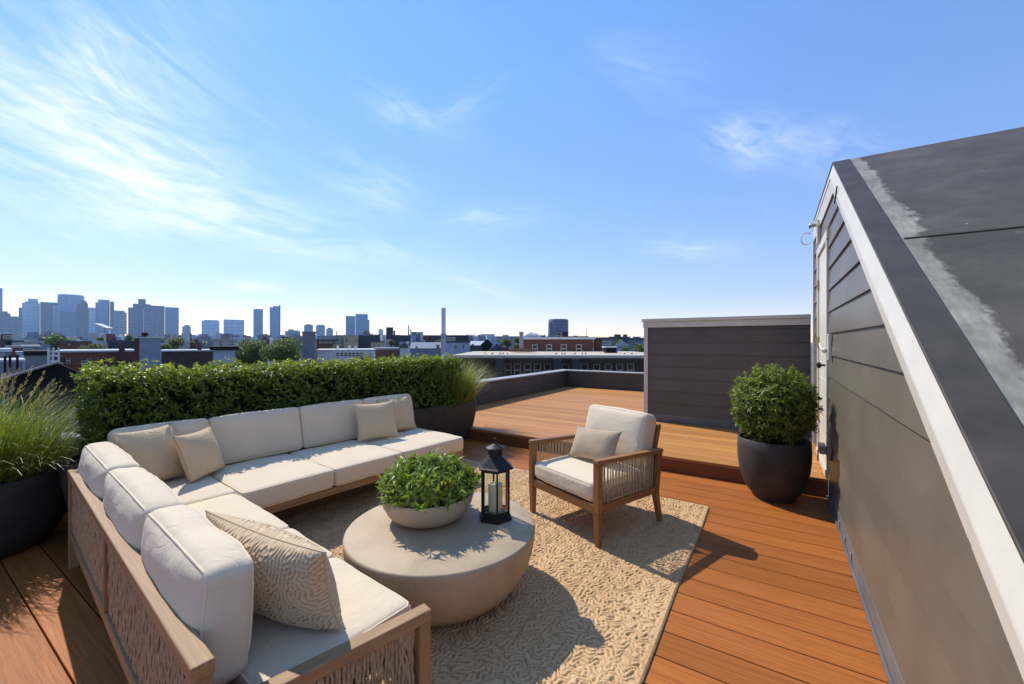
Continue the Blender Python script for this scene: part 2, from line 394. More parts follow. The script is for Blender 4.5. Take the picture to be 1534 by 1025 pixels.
M['chair_ivory'] = fabric('cream_canvas', (.71,.61,.47), bs=.25)
M['pillow'] = fabric('sand_weave', (.56,.43,.275), 500., .2, .10, ((.36,.255,.145),(.66,.51,.33)))
M['pillow_grey'] = fabric('taupe_linen', (.45,.36,.255), 420., .25, .14)
M['rope'] = simple('hemp_cord', (.40,.295,.18), .85, .2, .25, 40., .4, 400.)
M['rope_light'] = simple('pale_cord', (.43,.34,.225), .85, .2, .2, 40., .3, 400.)
M['panel_back'] = simple('gap_shade_panel', (.10,.068,.042), .9, .1, .2, 30.)
M['plinth'] = simple('taupe_plinth', (.16,.115,.075), .7, .3, .15, 8.)
def concrete(name, c):
    m, nt, b = nmat(name); co = ocoord(nt)
    n1 = nd(nt, 'ShaderNodeTexNoise', {'Vector': co, 'Scale': 4.5, 'Detail': 9., 'Roughness': .65, 'Distortion': .4}).outputs[0]
    n2 = nd(nt, 'ShaderNodeTexNoise', {'Vector': co, 'Scale': 120., 'Detail': 3.}).outputs[0]
    vo = nd(nt, 'ShaderNodeTexVoronoi', {'Vector': co, 'Scale': 38.}).outputs['Distance']
    pit = mth(nt, 'LESS_THAN', vo, .045)
    c0 = ramp(nt, mth(nt, 'ADD', mth(nt, 'MULTIPLY', n1, .8), mth(nt, 'MULTIPLY', n2, .2)), [(.32, tuple(x*.78 for x in c)), (.52, c), (.7, tuple(min(1,x*1.14) for x in c))])
    setb(nt, b, mix(nt, pit, c0, tuple(x*.62 for x in c)), .62, .35)
    bump(nt, b, mth(nt, 'SUBTRACT', mth(nt, 'MULTIPLY', n2, .5), pit), .22, .003)
    return m
M['concrete'] = concrete('cast_concrete', (.46,.355,.24))
M['concrete_bowl'] = concrete('pale_concrete', (.47,.39,.295))
M['pot'] = simple('charcoal_fibreclay', (.047,.042,.037), .62, .35, .3, 7., .25, 90.)
M['soil'] = simple('dark_soil', (.03,.02,.013), .95, .1, .4, 40., .8, 90.)
M['black_metal'] = simple('black_iron', (.016,.014,.013), .5, .3, .2, 30., .1, 200.)
M['wax'] = simple('ivory_wax', (.88,.78,.58), .5, .4, .05, 12.); M['wax'].node_tree.nodes['Principled BSDF'].inputs['Subsurface Weight'].default_value = .25
M['wax'].node_tree.nodes['Principled BSDF'].inputs['Subsurface Radius'].default_value = (.02,.012,.006)
M['wick'] = simple('charred_wick', (.02,.018,.016), .9, .1)
def glass():
    m, nt, b = nmat('lantern_glass'); nt.nodes.remove(b)
    tr = nd(nt, 'ShaderNodeBsdfTransparent', {0: (.96,.98,.97,1)}); gl = nd(nt, 'ShaderNodeBsdfGlossy', {'Roughness': .03})
    fr = nd(nt, 'ShaderNodeFresnel', {'IOR': 1.45}).outputs[0]
    mx = nd(nt, 'ShaderNodeMixShader', {0: mth(nt, 'MULTIPLY', fr, .45), 1: tr.outputs[0], 2: gl.outputs[0]})
    nt.links.new(mx.outputs[0], nt.nodes['Material Output'].inputs[0]); return m
M['glass'] = glass()
def leafmat(name, stops, rough=.42, trans=.32, spec=.5, tcol=(.20,.30,.03)):
    m, nt, b = nmat(name)
    col = ramp(nt, attr(nt), stops)
    setb(nt, b, col, rough, spec)
    t = nd(nt, 'ShaderNodeBsdfTranslucent', {0: mix(nt, .5, col, tcol)})
    mx = nd(nt, 'ShaderNodeMixShader', {0: trans, 1: b.outputs[0], 2: t.outputs[0]})
    nt.links.new(mx.outputs[0], nt.nodes['Material Output'].inputs[0]); return m
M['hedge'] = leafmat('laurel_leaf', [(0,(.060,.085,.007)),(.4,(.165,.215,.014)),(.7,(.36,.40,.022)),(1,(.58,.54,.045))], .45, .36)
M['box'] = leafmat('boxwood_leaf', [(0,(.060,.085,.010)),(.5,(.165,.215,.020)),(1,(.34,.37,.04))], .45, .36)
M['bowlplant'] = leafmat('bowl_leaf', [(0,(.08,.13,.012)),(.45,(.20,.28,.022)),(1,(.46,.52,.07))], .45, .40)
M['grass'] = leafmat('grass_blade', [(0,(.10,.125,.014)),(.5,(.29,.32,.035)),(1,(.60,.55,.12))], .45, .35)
M['plume'] = leafmat('grass_plume', [(0,(.35,.28,.11)),(1,(.55,.46,.22))], .6, .4, .2, (.5,.42,.15))
M['core'] = simple('core_shade', (.012,.020,.006), .95, .05, .4, 30.)  # near-black: the shade inside the foliage is put into this colour
M['tree'] = leafmat('tree_leaf', [(0,(.060,.090,.012)),(.6,(.135,.180,.020)),(1,(.25,.28,.035))], .5, .25)
M['bark'] = simple('bark', (.10,.07,.045), .9, .1, .3, 20.)
def siding_mat(name, c, rough=.42):
    m, nt, b = nmat(name)
    n1 = nd(nt, 'ShaderNodeTexNoise', {'Vector': ocoord(nt, (1,1,1)), 'Scale': 2.2, 'Detail': 8., 'Roughness': .65}).outputs[0]
    n2 = nd(nt, 'ShaderNodeTexNoise', {'Vector': ocoord(nt, (1,3,60)), 'Scale': 5., 'Detail': 5.}).outputs[0]
    f = mth(nt, 'ADD', mth(nt, 'MULTIPLY', n1, .65), mth(nt, 'MULTIPLY', n2, .35))
    t = mth(nt, 'MULTIPLY_ADD', attr(nt), .16, .92)
    c0 = ramp(nt, f, [(.3, tuple(x*.78 for x in c)), (.7, tuple(x*1.2 for x in c))])
    c0 = mix(nt, 1., c0, nd(nt, 'ShaderNodeCombineColor', {0: t, 1: t, 2: t}).outputs[0], 'MULTIPLY')
    setb(nt, b, c0, rough, .4); bump(nt, b, n2, .12, .003); return m
M['siding'] = siding_mat('grey_clapboard', (.135,.117,.092), .40)
M['siding_s'] = siding_mat('slate_clapboard', (.108,.097,.083), .55)
M['white'] = simple('white_paint', (.62,.60,.55), .4, .45, .06, 5., .1, 60.)
M['door'] = simple('door_paint', (.62,.60,.55), .45, .4, .07, 4.)
M['galv'] = simple('galvanised_steel', (.30,.31,.32), .45, .5, .2, 8., .1, 60., .5)
M['brass'] = simple('brass', (.45,.33,.10), .4, .5, .2, 20., 0, 60, .7)
M['flash'] = simple('lead_flashing', (.13,.135,.145), .5, .5, .2, 5., .25, 20.)
def membrane():
    m, nt, b = nmat('roof_membrane'); tcn = nt.nodes.new('ShaderNodeTexCoord'); co = tcn.outputs['Object']
    sp = nd(nt, 'ShaderNodeSeparateXYZ', {0: co}); x, y = sp.outputs[0], sp.outputs[1]
    n1 = nd(nt, 'ShaderNodeTexNoise', {'Vector': co, 'Scale': 3., 'Detail': 8., 'Roughness': .65}).outputs[0]
    base = ramp(nt, n1, [(.3, (.068,.058,.046)), (.55, (.105,.090,.073)), (.75, (.155,.135,.112))])
    # brushed sealant: a ragged pale band beside the rake edge
    n2 = nd(nt, 'ShaderNodeTexNoise', {'Vector': nd(nt, 'ShaderNodeMapping', {'Vector': co, 'Scale': (6., 4.2, 4.2)}).outputs[0], 'Scale': 2.4, 'Detail': 6., 'Roughness': .7}).outputs[0]
    n3 = nd(nt, 'ShaderNodeTexNoise', {'Vector': nd(nt, 'ShaderNodeMapping', {'Vector': co, 'Scale': (34., 8., 8.), 'Rotation': (0, 0, .5)}).outputs[0], 'Scale': 1.5, 'Detail': 5.}).outputs[0]
    n4 = nd(nt, 'ShaderNodeTexNoise', {'Vector': nd(nt, 'ShaderNodeMapping', {'Vector': co, 'Scale': (.4, 2.2, 2.2)}).outputs[0], 'Scale': 1., 'Detail': 2.}).outputs[0]
    lim = mth(nt, 'ADD', .540, mth(nt, 'ADD', mth(nt, 'MULTIPLY', mth(nt, 'SUBTRACT', n2, .5), .16), mth(nt, 'MULTIPLY', n4, .165)))
    inb = mth(nt, 'MULTIPLY', mth(nt, 'MULTIPLY', mth(nt, 'SUBTRACT', lim, x), mth(nt, 'MULTIPLY_ADD', n3, 60., 8.), clamp=True), mth(nt, 'GREATER_THAN', x, mth(nt, 'MULTIPLY_ADD', n3, .006, .521)))
    str_ = mth(nt, 'MULTIPLY', inb, mth(nt, 'MULTIPLY', mth(nt, 'MULTIPLY_ADD', n3, .9, .25, clamp=True), mth(nt, 'MULTIPLY_ADD', mth(nt, 'SUBTRACT', n1, .32, clamp=True), 2.6, .35, clamp=True)), clamp=True)
    c0 = mix(nt, str_, base, (.46,.43,.37))
    # scuffs, specks and chalky streaks
    vo = nd(nt, 'ShaderNodeTexVoronoi', {'Vector': co, 'Scale': 13.}).outputs['Distance']
    spk = mth(nt, 'MULTIPLY', mth(nt, 'LESS_THAN', vo, .055), mth(nt, 'GREATER_THAN', n1, .56))
    c0 = mix(nt, spk, c0, (.5,.5,.48))
    n5 = nd(nt, 'ShaderNodeTexNoise', {'Vector': nd(nt, 'ShaderNodeMapping', {'Vector': co, 'Scale': (1.4, 3.4, 3.4)}).outputs[0], 'Scale': 1.6, 'Detail': 5., 'Roughness': .6}).outputs[0]
    c0 = mix(nt, mth(nt, 'MULTIPLY', mth(nt, 'SUBTRACT', n5, .60, clamp=True), 2.6, clamp=True), c0, (.20,.19,.18))
    sm = mth(nt, 'MULTIPLY', mth(nt, 'SUBTRACT', .075, mth(nt, 'ABSOLUTE', mth(nt, 'SUBTRACT', y, 2.67)), clamp=True), mth(nt, 'MULTIPLY', mth(nt, 'SUBTRACT', n1, .47, clamp=True), 90.), clamp=True)
    c0 = mix(nt, mth(nt, 'MULTIPLY', sm, .6), c0, (.40,.37,.32))
    setb(nt, b, c0, .55, .35)
    n6 = nd(nt, 'ShaderNodeTexNoise', {'Vector': co, 'Scale': 2.2, 'Detail': 4.}).outputs[0]
    bump(nt, b, mth(nt, 'ADD', n6, mth(nt, 'MULTIPLY', n3, .05)), .35, .05); return m
M['membrane'] = membrane()
M['edge_membrane'] = simple('edge_membrane', (.072,.058,.044), .5, .45, .25, 6., .3, 5.)
M['parapet'] = simple('dark_parapet', (.062,.055,.046), .55, .4, .2, 3., .15, 10.)
M['coping'] = simple('grey_coping', (.34,.34,.34), .45, .5, .1, 5.)
def rugmat():
    m, nt, b = nmat('jute_rug'); co = ocoord(nt)
    n1 = nd(nt, 'ShaderNodeTexNoise', {'Vector': co, 'Scale': 2.2, 'Detail': 7.}).outputs[0]
    n2 = nd(nt, 'ShaderNodeTexNoise', {'Vector': co, 'Scale': 160., 'Detail': 3.}).outputs[0]
    f = mth(nt, 'ADD', mth(nt, 'MULTIPLY', n1, .5), mth(nt, 'MULTIPLY', n2, .5))
    setb(nt, b, mix(nt, mth(nt, 'MULTIPLY', attr(nt), .55), ramp(nt, f, [(.3,(.49,.31,.16)),(.5,(.62,.42,.24)),(.7,(.72,.515,.315))]), (.27,.165,.075)), .9, .12)  # groove shade painted in: colour darkens between the loops
    bump(nt, b, n2, .5, .004); return m
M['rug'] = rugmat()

# ------------------------------------------------------------------ decks
def deck(name, x0, x1, y0, y1, z, pitch, mt, gap=.006, th=.03, phase=0.):
    mb = MB(); y = y0+phase
    while y < y1-.02:
        ye = min(y+pitch-gap, y1); mb.bb((x0, y, z-th), (x1, ye, z)); y += pitch
    o = mb.build(name, mt, bevel=.003, seg=2); tag(o, kind='structure'); return o
STEP_Y, UPZ, PX0, PY1, WX = 4.74, .165, -4.95, 10.6, .43
deck('lower_deck', PX0, WX-.003, -3.2, STEP_Y-.026, 0., .183, M['deck'])
deck('upper_deck', PX0, WX-.003, STEP_Y-.024, PY1, UPZ, .183, M['deck_up'])
rs = MB().bb((PX0, STEP_Y-.022, -.03), (WX-.003, STEP_Y, UPZ-.031)).build('deck_step', M['riser']); tag(rs, kind='structure')
dk = MB().bb((PX0, -3.2, -.3), (WX, PY1, -.05)); under = dk.build('roof', simple('roof_felt', (.02,.02,.02), .9)); tag(under, kind='structure')
body = MB().bb((-5.25, -3.2, -11), (3.2, PY1+.25, -.31)).build('terrace_building', simple('terrace_brick', (.16,.07,.045), .8))
tag(body, 'brick building that carries the wooden roof terrace', 'building')

# parapets: left run and far run meet in the corner
pw = thing('parapet_wall', 'dark membrane-clad parapet with light coping around the raised deck', 'parapet', (PX0, PY1, 0))
T = .26; PT = .60
mb = MB().bb((-T, -13.8, -.3), (0, T, PT)).bb((.002, 0, -.3), (4.2, T, PT)); mb.build('wall', M['parapet'], pw)
mb = MB().bb((.002, -13.8, UPZ+.005), (.016, -.018, UPZ+.19)).bb((.018, -.016, UPZ+.005), (4.2, -.002, UPZ+.19)); mb.build('cant_strip', M['parapet'], pw, bevel=.006)
mb = MB().bb((-T-.02, -13.8, PT+.001), (.022, T+.02, PT+.028)).bb((.024, -.022, PT+.001), (4.2, T+.02, PT+.028)); mb.build('coping', M['coping'], pw, bevel=.006)

# ------------------------------------------------------------------ stair bulkhead on the right
RK = .614; PKY, PKZ = 4.36, 2.93; FY = 6.28
def rake(y): return min(PKZ, PKZ-RK*(PKY-y))
bk = thing('stair_bulkhead', 'grey clapboard stair bulkhead with white rake trim and sloping membrane roof', 'bulkhead', (WX, 0, 0))
# siding (local x = 0 is the wall face); courses clipped by the rake and by the doorway
DY0, DY1, DZ0, DZ1 = 4.80, 5.66, .27, 2.36
mb = MB(); z = .13; DROP = .20
def yl(zz): return max(-.9, PKY-(PKZ-DROP-zz)/RK)
while z < PKZ-DROP:
    z1 = min(z+.1955, PKZ-DROP)
    spans = [(yl(z), yl(z1), FY, FY)]
    if z1 > DZ0-.0 and z < DZ1+.05: spans = [(yl(z), yl(z1), DY0-.07, DY0-.07), (DY1+.07, DY1+.07, FY, FY)]
    r = random.random()
    for a0, a1, b0, b1 in spans:
        if b0-a0 < .05: continue
        xo, xi = -.018, -.003
        V = [(xo,a0,z),(xo,b0,z),(xi,b1,z1),(xi,a1,z1),(.02,a0,z),(.02,b0,z),(.02,b1,z1),(.02,a1,z1)]
        mb.add(V, [(0,1,2,3),(0,4,5,1),(1,5,6,2),(0,3,7,4),(3,2,6,7)], r)
    z = z1
mb.build('clapboard_wall', M['siding'], bk)
# solid body behind the boards
prof = [(-.9, -.3), (FY, -.3), (FY, PKZ-.03), (PKY, PKZ-.03), (-.9, rake(-.9)-.03)]
MB().prism([(.022, y, z) for y, z in prof], (2.6, 0, 0)).build('body', M['siding_s'], bk)
# roof membrane: slope + flat, edge strip, seams (built in world-like coordinates: local x = world x - WX)
rt = []
sx0 = .10-.01
def slab(mb, x0, x1, y0, y1, lift, th):
    pts = [y0]+[PKY]*(y0 < PKY < y1)+[y1]
    for a, b in zip(pts[:-1], pts[1:]):
        n = Vector((0, -RK, 1)).normalized() if b <= PKY+1e-6 else Vector((0,0,1))
        o = n*lift; P = [Vector((x0,a,rake(a)))+o, Vector((x1,a,rake(a)))+o, Vector((x1,b,rake(b)))+o, Vector((x0,b,rake(b)))+o]
        mb.prism([p-n*th for p in P], n*th)
mb = MB(); slab(mb, .08, 2.62, -.9, FY+.05, 0, .03); roofo = mb.build('membrane_roof', M['membrane'], bk)
# the membrane shader works in world x: shift the object so that its own x equals world x
roofo.data.transform(Matrix.Translation((WX, 0, 0))); roofo.location.x = -WX
mb = MB(); slab(mb, -.022, .094, -.9, FY+.052, .004, .012); mb.build('edge_strip', M['edge_membrane'], bk, bevel=.003)
n_ = Vector((0, -RK, 1)).normalized()
for yy, hh in ((2.72, .006), (1.1, .005)):
    p = Vector((.10, yy, rake(yy)))+n_*hh/2; MB().box(p+Vector((1.25,0,0)), (2.5, .012, hh), Matrix.Rotation(math.atan(RK), 3, 'X')).build('lap_seam', M['edge_membrane'], bk, bevel=.002)
# rake trim: wide white board, proud upper band
mb = MB()
def strip(mb, x0, x1, top, bot, ya, yb, flat=True):
    P = [(x0, ya, rake(ya)-top), (x0, PKY, PKZ-top), (x0, PKY, PKZ-bot), (x0, ya, rake(ya)-bot)]
    mb.prism(P, (x1-x0, 0, 0))
    if flat: mb.prism([(x0, PKY, PKZ-top), (x0, FY+.04, PKZ-top), (x0, FY+.04, PKZ-bot), (x0, PKY, PKZ-bot)], (x1-x0, 0, 0))
prf = [(-.014,.012),(-.036,.118),(-.037,.128),(-.030,.136),(-.017,.252),(-.001,.255),(-.001,.012)]; n_p = len(prf)
V = [(x, y, rake(y)-d_) for y in (-.9, PKY, FY+.04) for x, d_ in prf]
F = [tuple(range(n_p)), tuple(range(3*n_p-1, 2*n_p-1, -1))]+[(s_*n_p+j, s_*n_p+(j+1)%n_p, (s_+1)*n_p+(j+1)%n_p, (s_+1)*n_p+j) for s_ in (0,1) for j in range(n_p)]
mb.add(V, F); mb.build('rake_trim', M['white'], bk)
mb = MB().bb((-.030, FY-.0, .17), (.03, FY+.05, PKZ-.256)); mb.build('corner_trim', M['white'], bk, bevel=.003)
# door
ob = MB().bb((-.012, DY0, DZ0), (.02, DY1, DZ1)).build('door', M['door'], bk, bevel=.003)
mb = MB()
for (a, b) in (((DY0+.12, .50), (DY1-.12, 1.05)), ((DY0+.12, 1.18), (DY1-.12, 2.2))):
    mb.bb((-.019, a[0], a[1]), (-.0121, b[0], b[1]))
mb.build('panel', M['door'], ob, bevel=.006)
mb = MB().tube([(-.012, DY0+.07, 1.20), (-.055, DY0+.07, 1.20)], .010, 10).tube([(-.055, DY0+.07, 1.20), (-.068, DY0+.07, 1.20), (-.085, DY0+.07, 1.20), (-.092, DY0+.07, 1.20)], [.016, .030, .028, .012], 14)
mb.build('knob', M['black_metal'], ob, True, auto=40)
for hz in (.62, 1.42, 2.05):
    MB().bb((-.024, DY1-.03, hz-.05), (-.0125, DY1+.012, hz+.05)).tube([(-.026, DY1+.002, hz-.055), (-.026, DY1+.002, hz+.055)], .007, 8).build('hinge', M['brass'], ob)
mb = MB().bb((-.030, DY0-.075, DZ0-.02), (.0, DY0-.002, DZ1+.005)).bb((-.030, DY1+.002, DZ0-.02), (.0, DY1+.075, DZ1+.005)).bb((-.032, DY0-.10, DZ1+.0065), (.0, DY1+.10, DZ1+.09))
mb.build('door_frame', M['white'], bk, bevel=.003)
MB().bb((-.04, DY0-.07, UPZ+.01), (.0, DY1+.07, DZ0-.022)).build('threshold', M['white'], bk, bevel=.004)
# base flashing with a few steel cleats
mb = MB().bb((-.018, -.9, .002), (-.0145, STEP_Y-.03, .128)); 
MB().bb((-.020, -.9, .003), (-.0145, STEP_Y-.03, .130)).bb((-.032, -.9, .003), (-.0205, STEP_Y-.03, .028)).build('base_flashing', M['flash'], bk, bevel=.002)
for yy in (3.35, 3.62, 3.9, 4.35): MB().bb((-.026, yy-.02, .045), (-.0206, yy+.02, .085)).build('cleat', M['galv'], bk, bevel=.002)
# brackets: upper with white hook, lower with flat keeper
b1 = MB().bb((-.040, 4.47, 1.265), (-.0145, 4.545, 1.49)).build('upper_bracket', M['white'], bk, bevel=.004)
MB().tube([(-.040, 4.52, 1.36), (-.060, 4.53, 1.345), (-.078, 4.55, 1.36), (-.092, 4.57, 1.41)], [.018, .024, .015, .007], 10).build('hook', M['white'], b1, True)
b2 = MB().bb((-.045, 4.50, .385), (-.0145, 4.56, .56)).build('lower_bracket', M['galv'], bk, bevel=.004)
MB().bb((-.095, 4.52, .43), (-.0455, 4.70, .50)).bb((-.10, 4.66, .33), (-.09, 4.70, .4295)).build('keeper', M['galv'], b2, bevel=.004)
# security light under the eave
lt = MB().bb((-.045, 5.50, 2.49), (-.0145, 5.60, 2.74)).build('security_light', M['white'], bk, bevel=.006)
MB().tube([(-.045, 5.55, 2.69), (-.075, 5.57, 2.70), (-.105, 5.58, 2.70)], [.014, .018, .032], 12).build('lamp_head', M['galv'], lt, True)
pts = [(-.085+.05*math.cos(t)-.045, 5.62, 2.57+.065*math.sin(t)) for t in np.linspace(.8, 5.6, 22)]
MB().tube(pts, .006, 6).build('cable_loop', M['white'], lt, True)
MB().tube([(-.040, 3.86, 2.575), (-.041, 3.90, 2.545), (-.042, 3.94, 2.50), (-.043, 3.985, 2.485)], .005, 6).build('trim_hook', M['black_metal'], bk, True)

# ------------------------------------------------------------------ low screen wall beyond the step
SX0, SX1, SY, SZ = -1.775, WX-.02, 6.75, 1.79
sw = thing('screen_wall', 'low dark clapboard roof housing with white cap, beside the door', 'roof housing', (SX0, SY, UPZ))
mb = MB(); z = .11; k = 0
while z < SZ-UPZ-.15:
    z1 = min(z+.1905, SZ-UPZ-.14); r = random.random()
    V = [(.062,-.016,z),(2.18,-.016,z),(2.18,-.004,z1),(.062,-.004,z1),(.062,.02,z),(2.18,.02,z),(2.18,.02,z1),(.062,.02,z1)]
    mb.add(V, [(0,1,2,3),(0,4,5,1),(3,2,6,7),(0,3,7,4),(1,5,6,2)], r); z = z1
mb.build('clapboard_wall', M['siding_s'], sw)
MB().bb((.01, .021, 0), (2.18, 1.8, SZ-UPZ-.16)).build('body', M['siding_s'], sw)
MB().bb((0, -.028, .005), (.060, .0205, SZ-UPZ-.141)).build('corner_post', M['white'], sw, bevel=.003)
MB().bb((-.012, -.034, SZ-UPZ-.14), (2.18, 1.82, SZ-UPZ-.05)).bb((-.03, -.055, SZ-UPZ-.049), (2.18, 1.84, SZ-UPZ)).build('cap', M['white'], sw, bevel=.004)
MB().bb((.061, -.024, .003), (2.18, -.0165, .115)).build('base_flashing', M['flash'], sw, bevel=.002)
# ------------------------------------------------------------------ rug (real loop-pile relief)
rx0, rx1, ry0, ry1 = -3.30, -.465, 1.0, 3.87
nx, ny = 740, 740
X, Y = np.meshgrid(np.linspace(rx0, rx1, nx), np.linspace(ry0, ry1, ny), indexing='ij')
lab = np.tanh(sample(LABR, X/1.42+.013*np.sin(Y*3), Y/1.42)*3.)
e = np.minimum(np.minimum(X-rx0, rx1-X), np.minimum(Y-ry0, ry1-Y))
rowp = np.tanh(2.2*np.sin((rx1-X)/.0225*2*np.pi+.9*np.sin(Y*21)+2.2*sample(LAB, X/.9, Y/.9)))*(.55+.45*np.tanh(3*np.sin(Y*150+4*np.sin(X*40))))
wrow = np.clip((.34-(rx1-X))/.22, 0, 1)*.6            # straighter braided rows near the bound edge
lab = lab*(1-wrow)+rowp*wrow
g_ = np.random.default_rng(4); RW = .037; xr = (rx1-X)/RW+.22*sample(LAB, X/2.6, Y/2.6); ri = np.floor(xr).astype(int)+3; fr_ = xr-np.floor(xr)
sl_ = np.where(g_.random(ri.max()+2) < .5, -1, 1)*(.5+.6*g_.random(ri.max()+2)); ph_ = g_.random(ri.max()+2)
br = np.cos(2*np.pi*(Y/.031+sl_[ri]*1.2*fr_+ph_[ri]+.55*sample(LAB, X/2.2, Y/1.8)))
br = np.tanh(2.*(br+.25))*np.sin(np.pi*fr_)**.5-.6*(1-np.sin(np.pi*fr_)**.35)
wb = np.clip(.80+.9*sample(LAB, X/5.3, Y/4.1), .5, 1.); lab = np.clip(br*wb+lab*(1-wb)*1.2, -1, 1)
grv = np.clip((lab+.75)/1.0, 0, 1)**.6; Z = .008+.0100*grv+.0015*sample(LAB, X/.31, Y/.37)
Z = np.where(e < .004, .004, np.where(e < .02, .016, Z))
Yw = Y+.006*np.sin(X*5.); Xw = X+.004*np.sin(Y*4.3)
cx_, cy_ = (rx0+rx1)/2, (ry0+ry1)/2
V = np.stack([Xw-cx_, Yw-cy_, Z], -1).reshape(-1, 3)
i, j = np.meshgrid(np.arange(nx-1), np.arange(ny-1), indexing='ij'); q = (i*ny+j).ravel()
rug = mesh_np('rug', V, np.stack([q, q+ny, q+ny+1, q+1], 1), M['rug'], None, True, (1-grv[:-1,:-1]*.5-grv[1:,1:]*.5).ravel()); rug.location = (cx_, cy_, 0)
sd_ = MB().bb((rx0-cx_+.002, ry0-cy_+.002, .001), (rx1-cx_-.002, ry1-cy_-.002, .0035))
sd_.build('backing', M['rug'], rug)
tag(rug, 'large sand-coloured loop-textured rug lying under the table and armchair', 'rug')
RZ = .014

# ------------------------------------------------------------------ sectional sofa
def rmat(yaw=0., tilt=0.):       # columns: normal of the back cushion, along, up
    return None
OB, OA = -3.0, 1.0
SA = R(5.5)
def ab(b, a, z=0.): return (b*math.cos(SA)+a*math.sin(SA), -b*math.sin(SA)+a*math.cos(SA), z)
sofa = thing('sectional_sofa', 'L-shaped sofa with oak frame, woven rope back and ivory cushions', 'sofa', ab(OB, OA), -SA)
SH = Matrix.Translation((-OB, -OA, 0))
def fin(o): o.data.transform(SH); [c.data.transform(SH) for c in o.children]; return o
RT = .615
mb = MB()
mb.bb((-3.795, .306, RT-.042), (-1.243, .358, RT), r=.45)                # back top rail
fin(mb.build('back_rail', M['oak'], sofa, bevel=.004))
for bq in (-3.795, -1.292):
    fin(MB().bb((bq, .309, 0), (bq+.047, .355, RT-.0425)).build('leg', M['oakZ'], sofa, bevel=.004))
fin(MB().bb((-3.747, .312, .185), (-1.293, .352, .235)).build('lower_rail', M['oak'], sofa, bevel=.004))
fin(MB().bb((-2.535, .311, .2355), (-2.505, .353, RT-.0425)).build('stile', M['oakZ'], sofa, bevel=.003))
def cords(p0, p1, z0, z1, step, rad, wig, nrm, seed, k=5, seg=9):
    g = np.random.default_rng(seed); p0 = np.array(p0); p1 = np.array(p1); d = p1-p0; L = np.linalg.norm(d); d = d/L
    mb = MB(); n = int(L/step); nrm = np.array(nrm)
    for i in range(n+1):
        s = min(L, max(0, i*step+g.normal()*step*.12)); ph = g.random(4)*6.28; pts = []
        for t in np.linspace(0, 1, seg):
            o = wig*(math.sin(t*9+ph[0])*.6+math.sin(t*21+ph[1])*.5+g.normal()*.35)*(1 if 0 < t < 1 else .3); q = wig*.7*math.sin(t*15+ph[2])
            p = p0+d*(s+o)+nrm*q; pts.append((p[0], p[1], z0+(z1-z0)*t))
        mb.tube(pts, rad*(.8+.4*g.random()), k, cap=False)
    return mb
for k, (b0, b1) in enumerate(((-3.742, -2.54), (-2.50, -1.298))):
    pn = cords((b0, .329, 0), (b1, .329, 0), .236, RT-.043, .0110, .0047, .0050, (0,1,0), 10+k, 5, 18).build('woven_panel', M['rope'], sofa, True)
    fin(pn)
    bp = MB().bb((b0, .344, .236), (b1, .351, RT-.043)).build('gap_shade_panel', M['panel_back'], pn); bp.data.transform(SH)  # added dark sheet standing in for the shade between the cords
# long section frame
fin(MB().bb((-3.10, 1.03, .235), (-3.055, 3.065, .289)).build('front_rail', M['oakY'], sofa, bevel=.004))
fin(MB().bb((-3.054, .955, .235), (-1.215, 1.0, .289)).build('front_rail', M['oak'], sofa, bevel=.004))
fin(MB().bb((-4.08, 3.02, .235), (-3.101, 3.064, .289)).build('side_rail', M['oak'], sofa, bevel=.004))
for bq, aq, h in ((-3.10, 3.02, .2345), (-4.10, 3.02, .70), (-4.10, .47, .70)):
    fin(MB().bb((bq+.003, aq, 0), (bq+.045, aq+.042, h)).build('leg', M['oakZ'], sofa, bevel=.004))
fin(MB().bb((-4.098, .515, .655), (-4.058, 3.018, .70)).build('back_rail', M['oakY'], sofa, bevel=.004))
pn = cords((-4.078, .52, 0), (-4.078, 3.01, 0), .25, .655, .03, .006, .003, (1,0,0), 20, 5, 5).build('woven_panel', M['rope'], sofa, True); fin(pn)
fin(MB().bb((-3.92, .50, .016), (-3.45, 2.98, .234)).bb((-3.449, .47, .016), (-1.40, .80, .234)).build('plinth', M['plinth'], sofa, bevel=.004))
fin(MB().bb((-4.05, .40, .2345), (-3.102, 3.018, .283)).bb((-3.10, .40, .2345), (-1.30, .953, .283)).build('seat_deck', M['plinth'], sofa))
I3 = np.eye(3)
def seatc(b0, b1, a0, a1, sd, sk=0.):
    o = cushion('seat_cushion', M['ivory'], sofa, ((b0+b1)/2, (a0+a1)/2, .361), ((b1-b0)/2, (a1-a0)/2, .070), I3, .026, (.004,.004,.012), .005, sd, (1,-1), 2, 22, M['ivory_pipe']); return fin(o)
for k, (a0, a1) in enumerate(((1.022, 1.658), (1.662, 2.298), (2.302, 3.07))): seatc(-3.86, -3.04, a0, a1, k)
seatc(-3.86, -3.118, .48, 1.018, 4)
for k, (b0, b1) in enumerate(((-3.114, -2.302), (-2.298, -1.832), (-1.828, -1.255))): seatc(b0, b1, .46, 1.01-.006*k, 5+k)
tl = R(13); RB = np.array([[math.cos(tl), 0, -math.sin(tl)], [0, 1, 0], [math.sin(tl), 0, math.cos(tl)]])   # leans towards -b
for k, (a0, a1) in enumerate(((.52, 1.082), (1.086, 1.782), (1.786, 2.442), (2.446, 3.06))):
    fin(cushion('back_cushion', M['ivory'], sofa, (-3.935, (a0+a1)/2, .615), (.080, (a1-a0)/2, .195), RB, .034, (.026,.003,.006), .004, 20+k, (1,), 0, 22, M['ivory_pipe']))
tl2 = R(-4); RS = np.array([[1,0,0],[0,math.cos(tl2),-math.sin(tl2)],[0,math.sin(tl2),math.cos(tl2)]])
